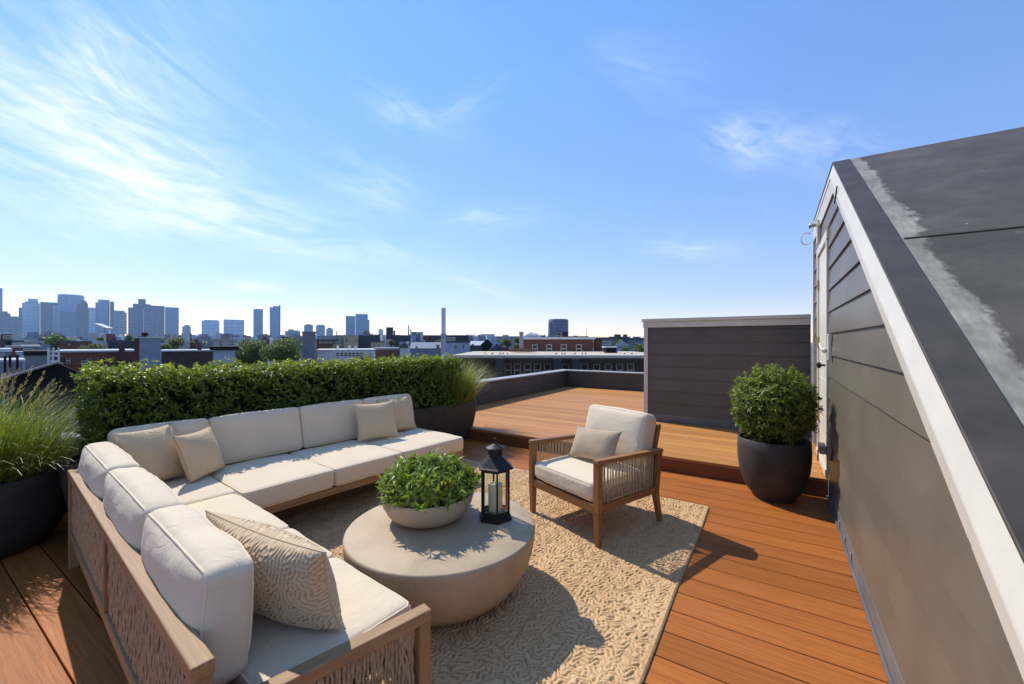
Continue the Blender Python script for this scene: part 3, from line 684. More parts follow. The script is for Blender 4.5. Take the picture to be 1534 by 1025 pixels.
for k, (b0, b1) in enumerate(((-3.83, -2.955), (-2.945, -2.118), (-2.108, -1.395))):
    fin(cushion('back_cushion', M['ivory'], sofa, ((b0+b1)/2, .432, .588), ((b1-b0)/2, .070, .172), RS, .034, (.010,.022,.018), .007, 30+k, (-1,1), 1, 24, M['ivory_pipe']))
# near arm: open frame with hanging cords, slightly splayed
arm = np.array([[-1.262, .362], [-1.160, .985]]); ad = arm[1]-arm[0]; ad /= np.linalg.norm(ad)
ax = lambda t, z: (arm[0][0]+ad[0]*t, arm[0][1]+ad[1]*t, z)
AL = float(np.linalg.norm(arm[1]-arm[0])); AT = .462
fin(MB().bar(ax(0, AT-.021), ax(AL, AT-.021), .050, .042, r=.5).build('arm_rail', M['oakY'], sofa, bevel=.004))
fin(MB().bar(ax(AL-.024, 0), ax(AL-.024, AT-.0425), .046, .046, up=(ad[0],ad[1],0)).build('leg', M['oakZ'], sofa, bevel=.004))
fin(MB().bar(ax(.0, .195), ax(AL-.048, .195), .040, .044).build('lower_rail', M['oakY'], sofa, bevel=.004))
fin(cords(ax(.03, 0), ax(AL-.055, 0), .218, AT-.043, .0125, .0060, .0040, (ad[1],-ad[0],0), 44, 6, 14).build('woven_panel', M['rope'], sofa, True))

# ------------------------------------------------------------------ throw pillows
ZS = .437
pillow('throw_pillow', 'sand embroidered pillow in the sofa corner, larger of that pair', M['pillow'], (-3.640, 1.065, .632), (-.30, .953, 0), (-.42, -.14, .891), .385, .415, .17, .0013, .42, 1, 150, .0, ZS)
pillow('throw_pillow', 'smaller sand pillow beside the corner pillow on the long sofa seat', M['pillow'], (-3.525, 1.300, .605), (-.567, .824, -.003), (-.28, -.19, .941), .360, .355, .15, .0012, .42, 2, 150, .0, ZS)
pillow('throw_pillow', 'sand pillow at the far sofa end, the one in front of its pair', M['pillow'], (-3.400, 2.765, .622), (.423, .906, .02), (-.404, .168, .899), .405, .392, .14, .0009, .42, 3, 130, .0, ZS)
pillow('throw_pillow', 'sand pillow half hidden at the far end of the long sofa', M['pillow'], (-3.500, 3.130, .622), (.135, .99, .02), (-.399, .028, .917), .400, .392, .14, .0009, .42, 4, 130, .0, ZS)
pillow('throw_pillow', 'big embossed pillow nearest the viewer beside the woven arm', M['pillow'], (-1.535, .782, .594), (.992, .128, -.03), (.033, -.256, .966), .650, .345, .20, .0034, .43, 5, 230, .0, ZS)

# ------------------------------------------------------------------ coffee table
tb = thing('coffee_table', 'round concrete drum coffee table in the middle of the rug', 'table', (-1.61, 1.775, 0))
TZ, TR_ = .375, .532
prof = [(.320,.024),(.352,.032),(.408,.065),(.460,.125),(.497,.190),(.517,.250),(.528,.305),(.531,.340),(TR_,.360),(.529,.370),(.521,.375),(.3,.3752),(.05,.3752)]
MB().lathe(prof, 96).build('drum', M['concrete'], tb, True, auto=50)
MB().lathe([(.28,RZ-.006),(.28,.0235)], 64).build('plinth', M['plinth'], tb, True, auto=40)

# bowl of greenery
bw = thing('planted_bowl', 'low concrete bowl of bushy green foliage on the coffee table', 'plant bowl', (-1.745, 1.80, TZ+.001))
prof = [(.12,0),(.160,.002),(.200,.018),(.236,.050),(.260,.095),(.270,.140),(.271,.150),(.266,.155),(.258,.152),(.250,.12),(.1,.115)]
MB().lathe(prof, 72).build('bowl', M['concrete_bowl'], bw, True, auto=60)
MB().lathe([(.248,.10),(.248,.118),(.12,.13),(.02,.132)], 40).build('soil', M['soil'], bw, True)
def whorls(n, cen, rad, h, L, W, per=6, g=rng, zmin=.0, up=.35, jit=.12, shell=.65, low=-.25):
    """sprigs over a dome: every sprig a rosette of leaves round its own shoot"""
    u = unit(g.standard_normal((n*3, 3))); u = u[u[:,2] > low][:n]; n = len(u)
    rr = shell+(1-shell)*g.random(n)**.6
    tip = np.array(cen)+u*np.array([rad, rad, h])*rr[:,None]*(1+jit*g.standard_normal(n))[:,None]
    ax_ = unit(u+np.array([[0,0,up]])+.35*g.standard_normal((n,3)))
    P = np.repeat(tip, per, 0); A = np.repeat(ax_, per, 0); N = len(P)
    rd = unit(np.cross(A, g.standard_normal((N,3)))); spread = .35+.75*g.random(N)[:,None]
    D = unit(A*(1.15-spread)+rd*spread); Nn = unit(A*1.0-D*(A*D).sum(1)[:,None])
    P = P-A*(g.random(N)*.022)[:,None]
    LL = L*(.65+.6*g.random(N)); WW = W*(.75+.5*g.random(N))
    keep = P[:,2] > zmin
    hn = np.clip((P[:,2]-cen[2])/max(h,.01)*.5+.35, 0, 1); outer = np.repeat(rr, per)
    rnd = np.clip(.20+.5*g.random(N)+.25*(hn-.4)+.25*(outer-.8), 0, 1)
    V, F = leaf_mesh(P[keep], D[keep], Nn[keep], LL[keep], WW[keep]); return V, F, np.repeat(rnd[keep], 4)
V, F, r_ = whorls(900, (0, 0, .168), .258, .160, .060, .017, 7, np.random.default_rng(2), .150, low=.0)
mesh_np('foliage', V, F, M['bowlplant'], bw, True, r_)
MB().lathe([(.02,.09),(.19,.10),(.20,.16),(.15,.22),(.03,.25)], 20).build('inner_core', M['core'], bw, True)  # added solid core, coloured like the shade under the leaves

# lantern
ln = thing('lantern', 'black hexagonal metal candle lantern standing on the coffee table', 'lantern', (-1.400, 2.005, TZ+.001), R(12)); ln.scale = (.94,.94,.97)
def hexp(r, z): return [(r*math.cos(math.pi/3*i), r*math.sin(math.pi/3*i), z) for i in range(6)]
mb = MB().lathe([(.112,0),(.112,.016),(.100,.017),(.100,.032),(.094,.034),(.02,.034)], 6).build('base', M['black_metal'], ln, bevel=.002)
for i in range(6):
    c_, s_ = math.cos(math.pi/3*i), math.sin(math.pi/3*i)
    MB().bar((.091*c_, .091*s_, .0345), (.091*c_, .091*s_, .306), .011, .011, up=(c_, s_, 0)).build('post', M['black_metal'], ln, bevel=.0015)
mb = MB()
for i in range(6):
    a0, a1 = math.pi/3*i, math.pi/3*(i+1); p = Vector((.090*math.cos(a0), .090*math.sin(a0), 0)); q = Vector((.090*math.cos(a1), .090*math.sin(a1), 0)); d = (q-p)*.07
    for z in (.045, .299): mb.bar(p+d+Vector((0,0,z)), q-d+Vector((0,0,z)), .008, .014)
    pn = MB().bar(p+d*1.2+Vector((0,0,.172)), q-d*1.2+Vector((0,0,.172)), .0015, .238).build('pane', M['glass'], ln)
mb.build('frame', M['black_metal'], ln)
MB().lathe([(.100,.3065),(.122,.309),(.122,.316),(.108,.324),(.052,.376),(.020,.377)], 6).build('roof', M['black_metal'], ln, bevel=.0015)
mb = MB().lathe([(.046,.3775),(.046,.386),(.044,.387)], 20)
for i in range(10):
    a0 = 2*math.pi*i/10; mb.bar((.042*math.cos(a0), .042*math.sin(a0), .384), (.042*math.cos(a0), .042*math.sin(a0), .418), .016, .005, up=(math.cos(a0), math.sin(a0), 0))
mb.lathe([(.044,.414),(.047,.415),(.047,.425),(.02,.426)], 20)
mb.build('chimney', M['black_metal'], ln)
MB().lathe([(.030,.4265),(.060,.427),(.061,.431),(.040,.441),(.012,.452),(.009,.458),(.006,.459)], 28).build('cap', M['black_metal'], ln, True, auto=40)
MB().tube([(.013*math.cos(t), 0, .472+.014*math.sin(t)) for t in np.linspace(0, 6.283, 20)[:-1]], .0035, 8, True).build('ring', M['black_metal'], ln, True)
cn = MB().lathe([(.02,0),(.0405,.001),(.042,.004),(.042,.160),(.040,.167),(.034,.168),(.028,.161),(.010,.158),(.002,.158)], 40).build('candle', M['wax'], None, True, auto=50)
cn.location = (-1.400, 2.005, TZ+.0355); tag(cn, 'thick ivory pillar candle standing inside the black lantern', 'candle')
MB().tube([(0,0,.157),(.001,0,.166),(.003,.001,.173)], .0015, 6).build('wick', M['wick'], cn, True)

# ------------------------------------------------------------------ armchair
ch = thing('armchair', 'wooden armchair with corded sides and cream cushions, on the rug edge', 'armchair', (-1.225, 3.135, RZ), R(-21.5))
W2, DF, DB = .380, -.365, .365
for s in (-1, 1):
    x = s*(W2-.024)
    MB().bar((x, DF+.024, .24), (x, DF+.024, .568), .048, .048, up=(0,1,0)).bar((x, DF+.024, .2398), (x, DF+.026, 0), .048, .048, up=(0,1,0), w2=.036, h2=.036).build('front_leg', M['chairZ'], ch, bevel=.004)
    MB().bar((x, DB-.06, .24), (x, DB-.015, .5405), .040, .050, up=(0,1,0)).bar((x, DB-.06, .2399), (x, DB+.0, 0), .040, .050, up=(0,1,0), w2=.032, h2=.036).build('rear_leg', M['chairZ'], ch, bevel=.004)
    MB().bar((x, DF-.004, .584), (x, DB+.012, .556), .052, .030).build('arm_rail', M['chairY'], ch, bevel=.005)
    MB().bar((x, DF+.049, .262), (x, DB-.085, .262), .034, .050).build('side_rail', M['chairY'], ch, bevel=.003)
    mb = MB(); n = 34; g = np.random.default_rng(5+s)
    for i in range(n):
        y = DF+.060+(DB-.105-DF-.060)*i/(n-1)+g.normal()*.0012; zt = .5735-.028*(y-DF)/.73-.006; y2 = y+g.normal()*.004+.022*i/(n-1)
        mb.tube([(x+g.normal()*.001, y, .287), (x+g.normal()*.002, (y+y2)/2+g.normal()*.002, .42), (x, y2, zt)], .0042, 6, cap=False)
    mb.build('cord_panel', M['rope_light'], ch, True)
    MB().bar((s*(W2-.085), DB-.075, .262), (s*(W2-.085), DB+.065, .745), .044, .030, up=(0,1,0)).build('back_post', M['chairZ'], ch, bevel=.004)
MB().bar((-W2+.049, DF+.024, .255), (W2-.049, DF+.024, .255), .040, .060).build('front_rail', M['chairX'], ch, bevel=.004)
MB().bar((-W2+.046, DB-.060, .262), (W2-.046, DB-.060, .262), .034, .050).build('rear_rail', M['chairX'], ch, bevel=.003)
MB().bar((-W2+.108, DB+.060, .725), (W2-.108, DB+.060, .725), .028, .042).build('back_rail', M['chairX'], ch, bevel=.003)
mb = cords((-W2+.115, DB+.0, 0), (W2-.115, DB+.0, 0), .29, .70, .014, .004, .001, (0,1,0), 8, 5, 3)
ob = mb.build('back_cords', M['rope_light'], ch, True)
for v_ in ob.data.vertices: v_.co.y += (v_.co.z-.50)*.27
MB().bb((-W2+.05, DF+.05, .283), (W2-.05, DB-.09, .296)).build('seat_deck', M['chairX'], ch)
cushion('seat_cushion', M['chair_ivory'], ch, (0, -.035, .363), (.325, .325, .064), I3, .030, (.004,.006,.016), .003, 60, (1,-1), 2, 22, M['ivory_pipe'])
tc_ = R(-15); RC = np.array([[1,0,0],[0,math.cos(tc_),-math.sin(tc_)],[0,math.sin(tc_),math.cos(tc_)]])
cushion('back_cushion', M['chair_ivory'], ch, (0, .285, .632), (.312, .075, .205), RC, .036, (.004,.030,.010), .004, 61, (-1,1), 1, 22, M['ivory_pipe'])
pillow('lumbar_pillow', 'taupe linen lumbar pillow leaning in the armchair', M['pillow_grey'], (-1.235, 3.170, .588), (.955, -.290, .063), (.12, .48, .867), .455, .270, .15, .0006, .30, 6, 100, .0, .447)

# ------------------------------------------------------------------ planters, hedge and grasses
pl = thing('trough_planter', 'long charcoal trough planter behind the sofa holding the clipped hedge', 'planter', ab(-4.42, 2.4), -SA)
PH = .56
def trough(hx, hy, z): return [(-hx,-hy,z),(hx,-hy,z),(hx,hy,z),(-hx,hy,z)]
mb = MB(); lv = [(.205,1.90,0.0),(.235,1.98,.06),(.262,2.045,.20),(.278,2.085,.40),(.280,2.10,PH)]; V = []; F = []
def rrect(hx, hy, z, r=.10, k=6):
    P = []
    for cx, cy, a0 in ((hx-r,hy-r,0),(-hx+r,hy-r,90),(-hx+r,-hy+r,180),(hx-r,-hy+r,270)):
        for i in range(k+1): t = R(a0+90*i/k); P.append((cx+r*math.cos(t), cy+r*math.sin(t), z))
    return P
rings = [rrect(*q) for q in lv]+[rrect(.262, 2.08, PH+.002, .09), rrect(.255, 2.07, PH-.06, .09)]
n = len(rings[0])
for rg in rings: V += rg
for i in range(len(rings)-1): F += [(i*n+j, i*n+(j+1)%n, (i+1)*n+(j+1)%n, (i+1)*n+j) for j in range(n)]
F += [tuple(range(n-1,-1,-1))]
MB().add(V, F).build('shell', M['pot'], pl, True, auto=40)
MB().prism(rrect(.25, 2.06, PH-.08, .09), (0,0,.03)).build('soil', M['soil'], pl)

def hedge_leaves(n, hx, hy, z0, z1, g):
    # leaves over top, front, back and end faces of a clipped box with a bumpy outline
    areas = np.array([2*hx*2*hy*1.5, 2*hy*(z1-z0)*1.25, 2*hy*(z1-z0)*.6, 2*hx*(z1-z0), 2*hx*(z1-z0)]); f = g.choice(5, n, p=areas/areas.sum())
    a = g.random(n)*2-1; b = g.random(n); dep = g.random(n)**1.7*.13
    P = np.zeros((n,3)); O = np.zeros((n,3))
    top = f == 0; P[top] = np.stack([a[top]*hx, (b[top]*2-1)*hy, np.full(top.sum(), z1)], 1); O[top] = (0,0,1)
    for k, (ax_, sg) in enumerate(((0,1),(0,-1),(1,1),(1,-1))):
        m = f == k+1; zz = z0+b[m]*(z1-z0); q = np.zeros((m.sum(),3)); q[:,2] = zz
        q[:,ax_] = sg*(hx, hy)[ax_]; q[:,1-ax_] = a[m]*(hx, hy)[1-ax_]; P[m] = q; o = np.zeros(3); o[ax_] = sg; O[m] = o
    wob = np.array([mnoise.noise(Vector(p*3.1))*.05+mnoise.noise(Vector(p*9.))*.025 for p in P])
    sh = top & (g.random(n) < .16)
    P = P+O*(wob-dep)[:,None]+O*np.where(sh, g.random(n)*.06+.01, 0)[:,None]
    return P, O, dep, sh
g = np.random.default_rng(11); PER = 4
P, O, dep, sh = hedge_leaves(8600, .255, 1.86, .50, 1.165, g)
P = np.repeat(P, PER, 0); O = np.repeat(O, PER, 0); N = len(P); dp = np.repeat(dep, PER); shr = np.repeat(sh, PER)
A = unit(O+np.array([[0,0,.75]])+.45*np.repeat(g.standard_normal((N//PER,3)), PER, 0))
rd = unit(np.cross(A, g.standard_normal((N,3)))); sp = (.30+.75*g.random(N))[:,None]; D = unit(A*(1.2-sp)+rd*sp); Nn = unit(A-D*(A*D).sum(1)[:,None])
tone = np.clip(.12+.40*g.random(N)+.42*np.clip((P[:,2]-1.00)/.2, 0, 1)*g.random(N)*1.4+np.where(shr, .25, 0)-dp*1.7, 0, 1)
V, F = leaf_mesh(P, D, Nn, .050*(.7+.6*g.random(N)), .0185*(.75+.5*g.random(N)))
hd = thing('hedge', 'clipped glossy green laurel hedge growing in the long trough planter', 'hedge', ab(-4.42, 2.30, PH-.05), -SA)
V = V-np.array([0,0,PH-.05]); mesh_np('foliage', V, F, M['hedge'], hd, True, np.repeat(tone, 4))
MB().bb((-.14, -1.74, -.02), (.14, 1.74, .57)).build('dark_core', M['core'], hd)  # added dark box filling the hedge, painted as its inner shade

def grass_clump(name, label, loc, n, L, rad, W, g, plumes=0, lean=(.03,.55), droop=(.10,.34)):
    t = thing(name, label, 'grass', loc)
    a = g.random(n)*6.283; rr = rad*np.sqrt(g.random(n)); P = np.stack([rr*np.cos(a), rr*np.sin(a), np.zeros(n)], 1)
    az_ = a+g.normal(size=n)*.7; ln_ = lean[0]+(lean[1]-lean[0])*(rr/rad)*g.random(n)**.6+np.abs(g.normal(size=n))*.06
    LL = L*(.55+.5*g.random(n)); V, F = blade_mesh(P, az_, ln_, LL, W*(.7+.6*g.random(n)), droop[0]+(droop[1]-droop[0])*g.random(n), 7)
    mesh_np('blades', V, F, M['grass'], t, True, np.repeat(np.clip(g.random(n)*.75+.25*(LL/L-.6), 0, 1), 7))
    if plumes:
        VV = []; FF = []; o = 0
        a = g.random(plumes)*6.283; rr = rad*.9*np.sqrt(g.random(plumes)); rs_ = []
        for k in range(plumes):
            top = np.array([rr[k]*math.cos(a[k])*1.5, rr[k]*math.sin(a[k])*1.5, L*(.86+.3*g.random())]); b0 = np.array([rr[k]*math.cos(a[k])*.6, rr[k]*math.sin(a[k])*.6, L*.35])
            m = 46; tt = g.random(m)**.8; ax_ = (top-b0); ln0 = np.linalg.norm(ax_); ax_ /= ln0
            pp = top-ax_*(tt[:,None]*.20); sdv = unit(np.cross(np.repeat(ax_[None], m, 0), g.standard_normal((m,3)))); dd = unit(ax_*1.2+sdv*.55); nn = unit(np.cross(dd, sdv)+1e-3)
            v, f = leaf_mesh(pp, dd, nn, .035*(.6+.6*g.random(m))*(1-.4*(1-tt)), np.full(m, .004)); VV.append(v); FF.append(f+o); o += len(v); rs_ += [g.random()]*len(f)
            st, sf = blade_mesh(b0[None], np.array([math.atan2(ax_[1], ax_[0])]), np.array([math.acos(min(1, ax_[2]))]), np.array([ln0]), np.array([.004]), np.array([0.]), 3)
            sf3 = np.concatenate([sf[:,[0,1,2]], sf[:,[0,2,3]]]); VV.append(st); FF.append(sf3+o); o += len(st); rs_ += [g.random()*.5]*len(sf3)
        mesh_np('plumes', np.concatenate(VV), np.concatenate(FF), M['plume'], t, True, rs_)
    return t
grass_clump('ornamental_grass', 'tuft of pale ornamental grass at the far end of the trough planter', ab(-4.34, 4.26, PH-.04), 1300, .74, .18, .0075, np.random.default_rng(21), 8, (.05,.85), (.08,.30))

# round planter with tall grass on the left
rp = thing('round_planter', 'big round charcoal planter at the sofa corner holding tall grass', 'planter', (-4.586, .359, 0))
prof = [(.30,0),(.36,.006),(.405,.06),(.448,.17),(.470,.29),(.476,.40),(.472,.48),(.466,.515),(.455,.517),(.440,.51),(.435,.44),(.1,.44)]
MB().lathe(prof, 72).build('shell', M['pot'], rp, True, auto=60)
MB().lathe([(.43,.42),(.43,.455),(.2,.47),(.02,.475)], 40).build('soil', M['soil'], rp, True)
grass_clump('ornamental_grass', 'tall yellow-green feather grass overflowing the round charcoal planter', (-4.586, .359, .46), 2900, .70, .38, .0064, np.random.default_rng(22), 50, (.02,.95), (.08,.42))

# shrub in an egg-shaped pot by the door
sp_ = thing('potted_shrub', 'round evergreen shrub in a charcoal egg-shaped pot beside the step', 'potted shrub', (-.01, 4.455, 0))
prof = [(.13,0),(.165,.004),(.168,.018),(.175,.03),(.215,.085),(.252,.165),(.276,.26),(.288,.36),(.290,.45),(.286,.535),(.280,.542),(.270,.538),(.268,.47),(.1,.465)]
MB().lathe(prof, 64).build('pot', M['pot'], sp_, True, auto=60)
MB().lathe([(.266,.45),(.266,.472),(.15,.485),(.02,.49)], 40).build('soil', M['soil'], sp_, True)
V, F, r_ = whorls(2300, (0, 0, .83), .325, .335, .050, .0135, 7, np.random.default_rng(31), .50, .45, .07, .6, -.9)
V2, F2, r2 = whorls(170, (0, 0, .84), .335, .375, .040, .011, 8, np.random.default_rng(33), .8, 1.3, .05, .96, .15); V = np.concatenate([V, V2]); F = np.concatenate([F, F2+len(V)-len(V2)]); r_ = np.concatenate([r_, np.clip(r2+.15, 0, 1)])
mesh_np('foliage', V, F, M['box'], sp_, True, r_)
MB().tube([(0,0,.47),(.01,.0,.6),(.0,.01,.8)], [.03,.03,.02], 8).lathe([(.02,.60),(.17,.68),(.19,.85),(.12,1.0),(.02,1.06)], 16).build('inner_core', M['core'], sp_, True)  # stem plus an added dark core for the shade inside the crown
# ------------------------------------------------------------------ the city below
GZ = -11.
def tower_mat(name, wall, glass, fx, fz, duty=(.62,.6), rough=.3):
    m, nt, b = nmat(name); t = nt.nodes.new('ShaderNodeTexCoord'); sp = nd(nt, 'ShaderNodeSeparateXYZ', {0: t.outputs['Object']})
    h = mth(nt, 'ADD', sp.outputs[0], mth(nt, 'MULTIPLY', sp.outputs[1], 1.013))
    a = mth(nt, 'LESS_THAN', mth(nt, 'FRACT', mth(nt, 'DIVIDE', h, fx)), duty[0]); c = mth(nt, 'LESS_THAN', mth(nt, 'FRACT', mth(nt, 'DIVIDE', sp.outputs[2], fz)), duty[1])
    g = nd(nt, 'ShaderNodeNewGeometry'); nz = nd(nt, 'ShaderNodeSeparateXYZ', {0: g.outputs['Normal']}).outputs[2]
    win = mth(nt, 'MULTIPLY', mth(nt, 'MULTIPLY', a, c), mth(nt, 'LESS_THAN', mth(nt, 'ABSOLUTE', nz), .5))
    n1 = nd(nt, 'ShaderNodeTexNoise', {'Vector': t.outputs['Object'], 'Scale': .03, 'Detail': 4.}).outputs[0]
    gl = mix(nt, n1, tuple(x*.7 for x in glass), tuple(min(1, x*1.35) for x in glass))
    setb(nt, b, mix(nt, win, wall, gl), mth(nt, 'MULTIPLY_ADD', win, rough-.7, .7), .5); return m
TM = {
 'blue': tower_mat('blue_curtain_wall', (.16,.25,.34), (.09,.21,.38), 15., 12., (.65,.7), .15),
 'pale': tower_mat('pale_blue_glass', (.46,.56,.64), (.30,.46,.60), 17., 11., (.75,.6), .25),
 'brown': tower_mat('brown_granite', (.085,.062,.060), (.02,.02,.03), 12., 11., (.5,.6)),
 'mauve': tower_mat('mauve_granite', (.12,.09,.11), (.025,.025,.045), 14., 12., (.5,.62)),
 'grey': tower_mat('grey_concrete', (.24,.25,.27), (.07,.09,.12), 13., 11., (.6,.55)),
 'dark': tower_mat('dark_blue_glass', (.05,.08,.13), (.03,.06,.12), 14., 12., (.8,.75), .15),
 'stone': tower_mat('pale_stone', (.33,.31,.29), (.10,.11,.13), 11., 10., (.45,.5)),
 'slate': tower_mat('slate_glass', (.085,.10,.12), (.05,.075,.10), 4.2, 3.6, (.72,.6), .2),
}
PM = {k: simple(k+'_render', c, .8, .2, .12, 2.) for k, c in dict(pale_grey=(.42,.44,.46), mid_grey=(.20,.21,.225), dark_slate=(.055,.062,.075), cream=(.55,.50,.41), tan=(.42,.34,.21), blue_grey=(.22,.27,.34), pale_blue=(.36,.45,.54), white_r=(.66,.66,.66), black_r=(.012,.012,.013), green_d=(.03,.055,.055), rust=(.17,.06,.04)).items()}
def brick_mat(name, c, mort, sc_=2.):
    m, nt, b = nmat(name); t = nt.nodes.new('ShaderNodeTexCoord'); sp = nd(nt, 'ShaderNodeSeparateXYZ', {0: t.outputs['Object']})
    v = nd(nt, 'ShaderNodeCombineXYZ', {0: mth(nt, 'ADD', sp.outputs[0], sp.outputs[1]), 1: sp.outputs[2], 2: 0.}).outputs[0]
    br = nd(nt, 'ShaderNodeTexBrick', {'Vector': v, 'Color1': (*c, 1), 'Color2': (*[x*.7 for x in c], 1), 'Mortar': (*mort, 1), 'Scale': sc_, 'Mortar Size': .012})
    n1 = nd(nt, 'ShaderNodeTexNoise', {'Vector': t.outputs['Object'], 'Scale': .9, 'Detail': 6.}).outputs[0]
    setb(nt, b, mix(nt, mth(nt, 'MULTIPLY', n1, .5), br.outputs[0], tuple(x*.55 for x in c)), .85, .2); return m
PM['brick'] = brick_mat('red_brick', (.19,.070,.045), (.22,.19,.17)); PM['dbrick'] = brick_mat('dark_brick', (.10,.055,.042), (.10,.09,.085))
WG = simple('window_glass', (.015,.022,.026), .12, .6, .3, 1.); WF = simple('window_frame_paint', (.50,.48,.42), .6, .3)
TARR = simple('flat_roof_gravel', (.36,.34,.31), .9, .1, .2, 1.5); SHING = simple('asphalt_shingle', (.085,.09,.10), .9, .2, .3, 3.)

gm, gnt, gb = nmat('city_ground'); gco = ocoord(gnt)
gn = nd(gnt, 'ShaderNodeTexNoise', {'Vector': gco, 'Scale': .02, 'Detail': 9., 'Roughness': .7}).outputs[0]
setb(gnt, gb, ramp(gnt, gn, [(.35,(.05,.06,.04)),(.5,(.10,.10,.095)),(.65,(.16,.15,.14))]), .9, .1)
gr = MB().lathe([(.5,0),(9000,0)], 96, (0,0,GZ)); gv = [v for v in gr.v]; ground = mesh_np('ground', gv[96:], [tuple(range(96))], gm); tag(ground, kind='structure')

def base(u0, u1, D, depth, rz=0.):
    tn = (767-(u0+u1)/2)/615; th = math.atan(tn); q = CF*D-CR*tn*D          # buildings turned to face the terrace
    p = q+q/np.linalg.norm(q)*depth/2
    return (float(p[0]), float(p[1]), GZ), R(YAW)+th+R(rz), (u1-u0)/615*D*math.cos(th)
def tower(label, u0, u1, vt, D, mat, depth=None, crown=(), group=None, name='office_tower', cat='tower', side=None, rz=0.):
    """crown: (u0,u1,vtop) upper stages"""
    dp = depth or max(18, (u1-u0)/615*D*.7); loc, yaw, W = base(u0, u1, D, dp, rz); uc = (u0+u1)/2
    t = thing(name, label, cat, loc, yaw, group); k = D/615
    MB().bb((-W/2, -dp/2, 0), (W/2, dp/2, hgt(vt, D)-GZ)).build('shaft', TM.get(mat) or PM[mat], t)
    z0 = hgt(vt, D)-GZ; k = W/(u1-u0)
    for c in crown:
        z1 = hgt(c[2], D)-GZ; x0, x1 = (c[0]-uc)*k, (c[1]-uc)*k; z0_ = z0 if len(c) < 4 else hgt(c[3], D)-GZ
        MB().bb((x0, -dp/2+2, z0_-.0), (x1, dp/2-2, z1)).build('upper_stage', TM.get(mat) or PM[mat], t)
    if side:
        a, b, m2, vt2 = side; MB().bb(((a-uc)*k, -dp/2-1.5, 0), ((b-uc)*k, -dp/2-.01, hgt(vt2, D)-GZ)).build('facade_panel', TM[m2], t)
    return t
D0 = 1500
tower('tall blue glass tower cut by the left frame edge', -26, 4, 431, D0, 'blue')
tower('long low brown block at the far left of the skyline', -24, 16, 469, D0-80, 'brown', crown=((-14,12,466),))
tower('low mauve block in front of the brown block', 3, 30, 474, D0-140, 'mauve')
tower('narrow slate tower beside the pale blue glass tower', 28, 36, 461, D0+60, 'mauve')
tower('pale blue glass tower with a stepped top', 33, 60, 454, D0-60, 'pale', crown=((42,57,447.5),(37,58,452)))
tower('dark brown slab tower joined to the pale blue glass tower', 60.3, 88, 453, D0-40, 'brown', side=(79.5,88,'stone',457))
ct = tower('tallest curved blue glass tower left of the pyramid roof', 91, 122, 449, D0+120, 'blue', depth=60)
loc, yaw, W = base(92, 121, D0+120, 60); k = (D0+120)/615
MB().lathe([(36, 0), (37, hgt(449, D0+120)-GZ), (36.6, hgt(441.5, D0+120)-GZ)], 40).build('rounded_crown', TM['blue'], ct, True, auto=40)
tower('dark blue mid-height glass block below the curved tower', 89, 114, 467, D0-100, 'dark')
cm = tower('brown stepped tower with a pointed pyramid roof', 114, 133, 463, D0-60, 'brown', crown=((116,132,455.5),(121,131.5,453.5,455.5)))
zb = hgt(453.5, D0-60)-GZ; k = (D0-60)/615
MB().lathe([(11.5, zb), (7, zb+8), (1., hgt(448.8, D0-60)-GZ)], 4, (3.2,0,0), ph=R(45)).build('pyramid_roof', TM['brown'], cm)
tower('pale grey slab behind the pyramid roof tower', 131, 146, 461, D0+160, 'pale')
tower('blue glass tower with a dark right flank', 143, 164.5, 453.5, D0, 'blue', crown=((147,164.5,449),))
tower('dark narrow flank tower right of the blue glass tower', 164.8, 171, 452, D0+10, 'mauve')
tower('grey-blue block between the blue tower and mauve towers', 171, 187, 465.5, D0+90, 'grey', crown=((186.9,190,468,500),))
tower('wide mauve tower with a square penthouse on top', 192, 215, 461, D0-60, 'mauve', crown=((199,226,455),(207,218.5,447.5)))
tower('mauve slab tower joined to the penthouse tower', 215.2, 247, 458, D0-50, 'mauve')
tower('lighter mauve tower at the right end of the cluster', 247.3, 268, 460.5, D0+20, 'blue', side=(247.3,252,'stone',461))
tower('tiny hazy building just right of the tower cluster', 273, 286, 489, D0+200, 'grey', crown=((276,284,487),))
tower('grey glass box tower, left of two low boxes', 302, 329, 481, D0-100, 'pale', crown=((305,327,479.5),))
tower('grey glass box tower with dark roof band, right of two low boxes', 335, 366, 479, D0-200, 'pale')
tower('slender blue tower with slanted flank, left of the twin towers', 379.5, 394, 464, D0, 'blue', crown=((381,394,463),))
t_ = tower('slender blue tower with corner spike, right of the twin towers', 404, 418, 460.5, D0, 'blue', crown=((409,418,458.5),))
MB().bb(((417-411)*D0/615, -3, 0), ((419-411)*D0/615, 3, hgt(456.5, D0)-GZ)).build('corner_spike', TM['blue'], t_)
tower('low stepped white office block right of the twin towers', 427, 450, 496, D0-300, 'grey', crown=((432,440,493.5),(440,447,495)))
tower('short grey tower behind the concrete stair head', 455.5, 469, 487, D0, 'grey', crown=((458,466,485.8),))
tower('short blue tower right of the short grey tower', 473.5, 487, 487.5, D0+30, 'blue', crown=((476,485,486.5),))
tower('small domed pale building right of the short blue tower', 488.5, 499, 493, D0+100, 'stone', crown=((490.5,497,491),))
tower('blue glass tower with a lower left wing, mid skyline', 518, 532, 473.5, D0-200, 'blue', crown=())
tower('blue glass tower with stepped right shoulder, mid skyline', 532.3, 551, 471.5, D0-220, 'blue', crown=((551,553.5,479,505),(533,550,470.5)))
tower('small pale tower standing alone above the slate roofs', 567, 574, 494, D0, 'pale', crown=((568,573,493),))
rt_ = thing('round_tower', 'rounded dark glass residential tower above the brick penthouse', 'tower', (*spot(836.5, 520), GZ), R(YAW))
